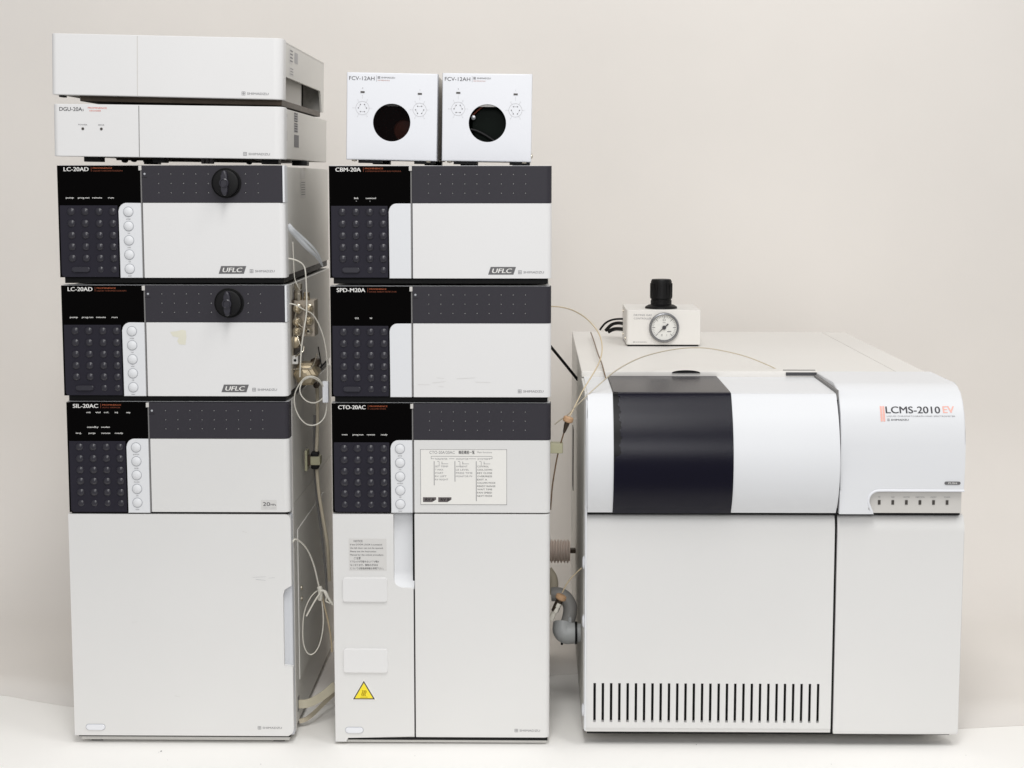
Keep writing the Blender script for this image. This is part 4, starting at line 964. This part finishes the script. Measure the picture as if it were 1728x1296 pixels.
# right gap
tube('peek_tube', 'long beige tube arching from the detector over to the brown fitting', 'tube', [(928, 517, 40), (945, 518, 60), (965, 523, 90), (985, 534, 110), (1001, 549, 112), (1012, 566, 100), (1016, 585, 86), (1014, 603, 70), (1006, 622, 52), (994, 642, 38), (982, 662, 26), (968, 690, 16), (961, 703, 12)], 0.8, 'peek')
tube('peek_tube', 'thin brown tube running from the lid down to the corner of the dark cover', 'tube', [(997, 561, 640), (1002, 575, 500), (1009, 597, 300), (1015, 612, 215), (1019, 626, 160), (1022, 638, 140)], 0.9, 'peekd')
tube('peek_tube', 'long white tube arching across the instrument lid past the gas controller', 'tube', [(936, 716, 30), (945, 709, 26), (960, 698, 20), (985, 673, 10), (1010, 650, 20), (1040, 625, 80), (1075, 606, 130), (1110, 595, 170), (1150, 588, 200), (1185, 587, 215), (1220, 592, 220), (1260, 602, 220), (1300, 618, 205), (1330, 633, 190), (1365, 648, 120), (1406, 668, 30)], 0.75, 'cable')
tube('peek_tube', 'dark brown tube below the brown fitting, passing through the olive clamp', 'tube', [(957, 712, 12), (954, 722, 13), (948, 742, 16), (941, 768, 20), (936, 795, 26), (932, 822, 34), (929, 860, 44)], 0.9, 'peekd')
def fitting(label, p_top, p_dir, y, big, parts):
    c = at(*p_top, y); d = (at(*p_dir, y) - c).normalized()
    T = bpy.data.objects.new('tube_fitting', None); COL.objects.link(T); T.location = c; T.rotation_euler = d.to_track_quat('Z', 'Y').to_euler(); tag(T, label, 'fitting')
    add('fitting_nut', lathe([(2, -3), (5, -2.8), (6.4 * big, -1.5), (6.6 * big, 2.4), (5 * big, 4), (3, 4.2)], 'Z', n=20), 'brown', T)
    add('fitting_stem', lathe(parts, 'Z', n=16), 'dkmetal', T)
    return T
fitting('round brown knurled fitting on the beige tube right of the detector', (959, 707), (948, 742), 12, 0.95, [(3.2, 4), (3, 8), (1.6, 16), (0.9, 18)])
T = fitting('tan round fitting with black and white stub, low in the gap beside the oven', (947, 1007), (930, 1045), 60, 1.05, [(4.6, 4), (4.6, 20), (2.4, 20.5)])
add('white_sleeve', lathe([(3.4, 20.6), (3.4, 32), (2, 33)], 'Z', n=14), 'tube', T)
q = T.rotation_euler.to_matrix().inverted() @ Vector((0.35, -1, 0))
add('white_patch', lathe([(3.0, 8), (3.2, 13), (2.6, 14), (3.2, 20)], 'Z', (q.x * 2.5, q.y * 2.5, 0), n=14), 'tube', T)
tube('peek_tube', 'short pale tube from the tan fitting up to the side of the wide instrument', 'tube', [(949, 1000, 60), (956, 986, 56), (967, 972, 50), (981, 959, 40)], 0.8, 'peek')
c = at(940, 755, 22)
tag(add('tube_clamp', box(c.x / MM - 9, c.x / MM + 7, 14, 30, c.z / MM - 6.2, c.z / MM + 6, 1.2, fr=2), 'clamp'), 'olive beige plastic clamp on the right side of the column oven', 'clamp')
tube('black_cable', 'straight black cable slanting down to the side of the wide instrument', 'cable', [(927, 582, 330), (950, 610, 345), (975, 641, 360)], 2.0, 'black')
for i, pts in enumerate(([(1012, 557, 640), (1022, 545, 640), (1036, 539, 630), (1056, 538, 600)], [(1022, 558, 640), (1032, 548, 635), (1044, 545, 625), (1056, 547, 600)], [(1026, 560, 640), (1038, 555, 635), (1056, 556, 600)])):
    tube('black_hose', ('highest black hose arching into the back of the gas controller', 'middle black hose bending into the back of the gas controller', 'lowest thick black hose behind the gas controller')[i], 'hose', pts, (1.6, 2.6, 3.0)[i], 'black')
# corrugated hose: ribbed along its length
bm = B(); a = at(924, 930, 430); b = at(962, 930, 430); n = 7; L_ = (b - a)
prof = []
for i in range(n * 6 + 1):
    t = i / (n * 6); prof.append((15.6 + 2.0 * math.sin(t * n * 2 * math.pi), t * L_.length / MM))
lathe([(0.01, 0)] + prof + [(0.01, L_.length / MM)], 'X', (a.x / MM, 430, a.z / MM), 28, bm)
tag(add('corrugated_hose', bm, 'hose'), 'brown ribbed exhaust hose end seen in the gap beside the oven', 'hose')
tag(add('hose_plug', box(b.x / MM - 2, b.x / MM + 8, 424, 436, a.z / MM - 2, a.z / MM + 4, 1), 'dkmetal'), 'dark plug beside the ribbed exhaust hose', 'plug')
# grey pvc elbow
T = thing('drain_pipe', 'grey plastic drain pipe with a bend and collar entering the wide instrument', 'pipe', (at(955, 1065, 150).x / MM, 150, at(955, 1065, 150).z / MM))
base = T.location.copy()
def rel(pts): return [at(*p) - base for p in pts]
add('hose', sweep(rel([(930, 1003, 170), (944, 1003, 170), (955, 1010, 168), (962, 1024, 165), (960, 1043, 160), (953, 1060, 150)]), 9.0, n=18), 'pvcd', T)
add('elbow', sweep(rel([(950, 1052, 150), (949, 1064, 145), (955, 1070, 143), (962, 1070, 143)]), 12.5, n=20), 'pvc', T)
add('collar', sweep(rel([(957, 1069, 143), (971, 1068, 143)]), 13.5, n=20), 'pvc', T)
add('bracket', box(3, 7, -6, 2, 10, 19, 0.5), 'pvc', T)
add('seal_ring', sweep(rel([(970, 1068, 143), (974, 1068, 143)]), 14.5, n=20), 'black', T)
add('socket', sweep(rel([(973, 1068, 143), (981, 1068, 143)]), 12.0, n=20), 'pvc', T)
add('pipe_screw', sweep(rel([(949, 1080, 140), (948, 1088, 140)]), 1.5), 'black', T)
tag(add('beige_pipe', sweep([at(924, 962, 230), at(932, 974, 228), at(934, 988, 226), at(930, 1002, 226)], 6.5, n=16), 'cable'), 'beige pipe bulging out behind the oven edge above the tan fitting', 'pipe')
# specks on the table
bm = B()
random.seed(3)
for px, py, s in ((272, 1268, 1.0), (268, 1270, 0.35), (440, 1290, .5), (283, 1283, .3), (1175, 1257, .5), (1630, 1275, .4), (1403, 1290, .4), (700, 1276, .4)):
    r = FW + RT * ((px - 864) / FPX) + UP * ((648 - py) / FPX); p = CAM + r * (-CAM.z / r.z)
    bm.faces.new([bm.verts.new((p.x + s * MM * math.cos(i) * (1 + .4 * random.random()), p.y + s * 2 * MM * math.sin(i), 0.0004)) for i in (0, 1.2, 2.4, 3.6, 4.9)])
o = add('specks', bm, 'inkl', smooth=False); o['kind'] = 'stuff'
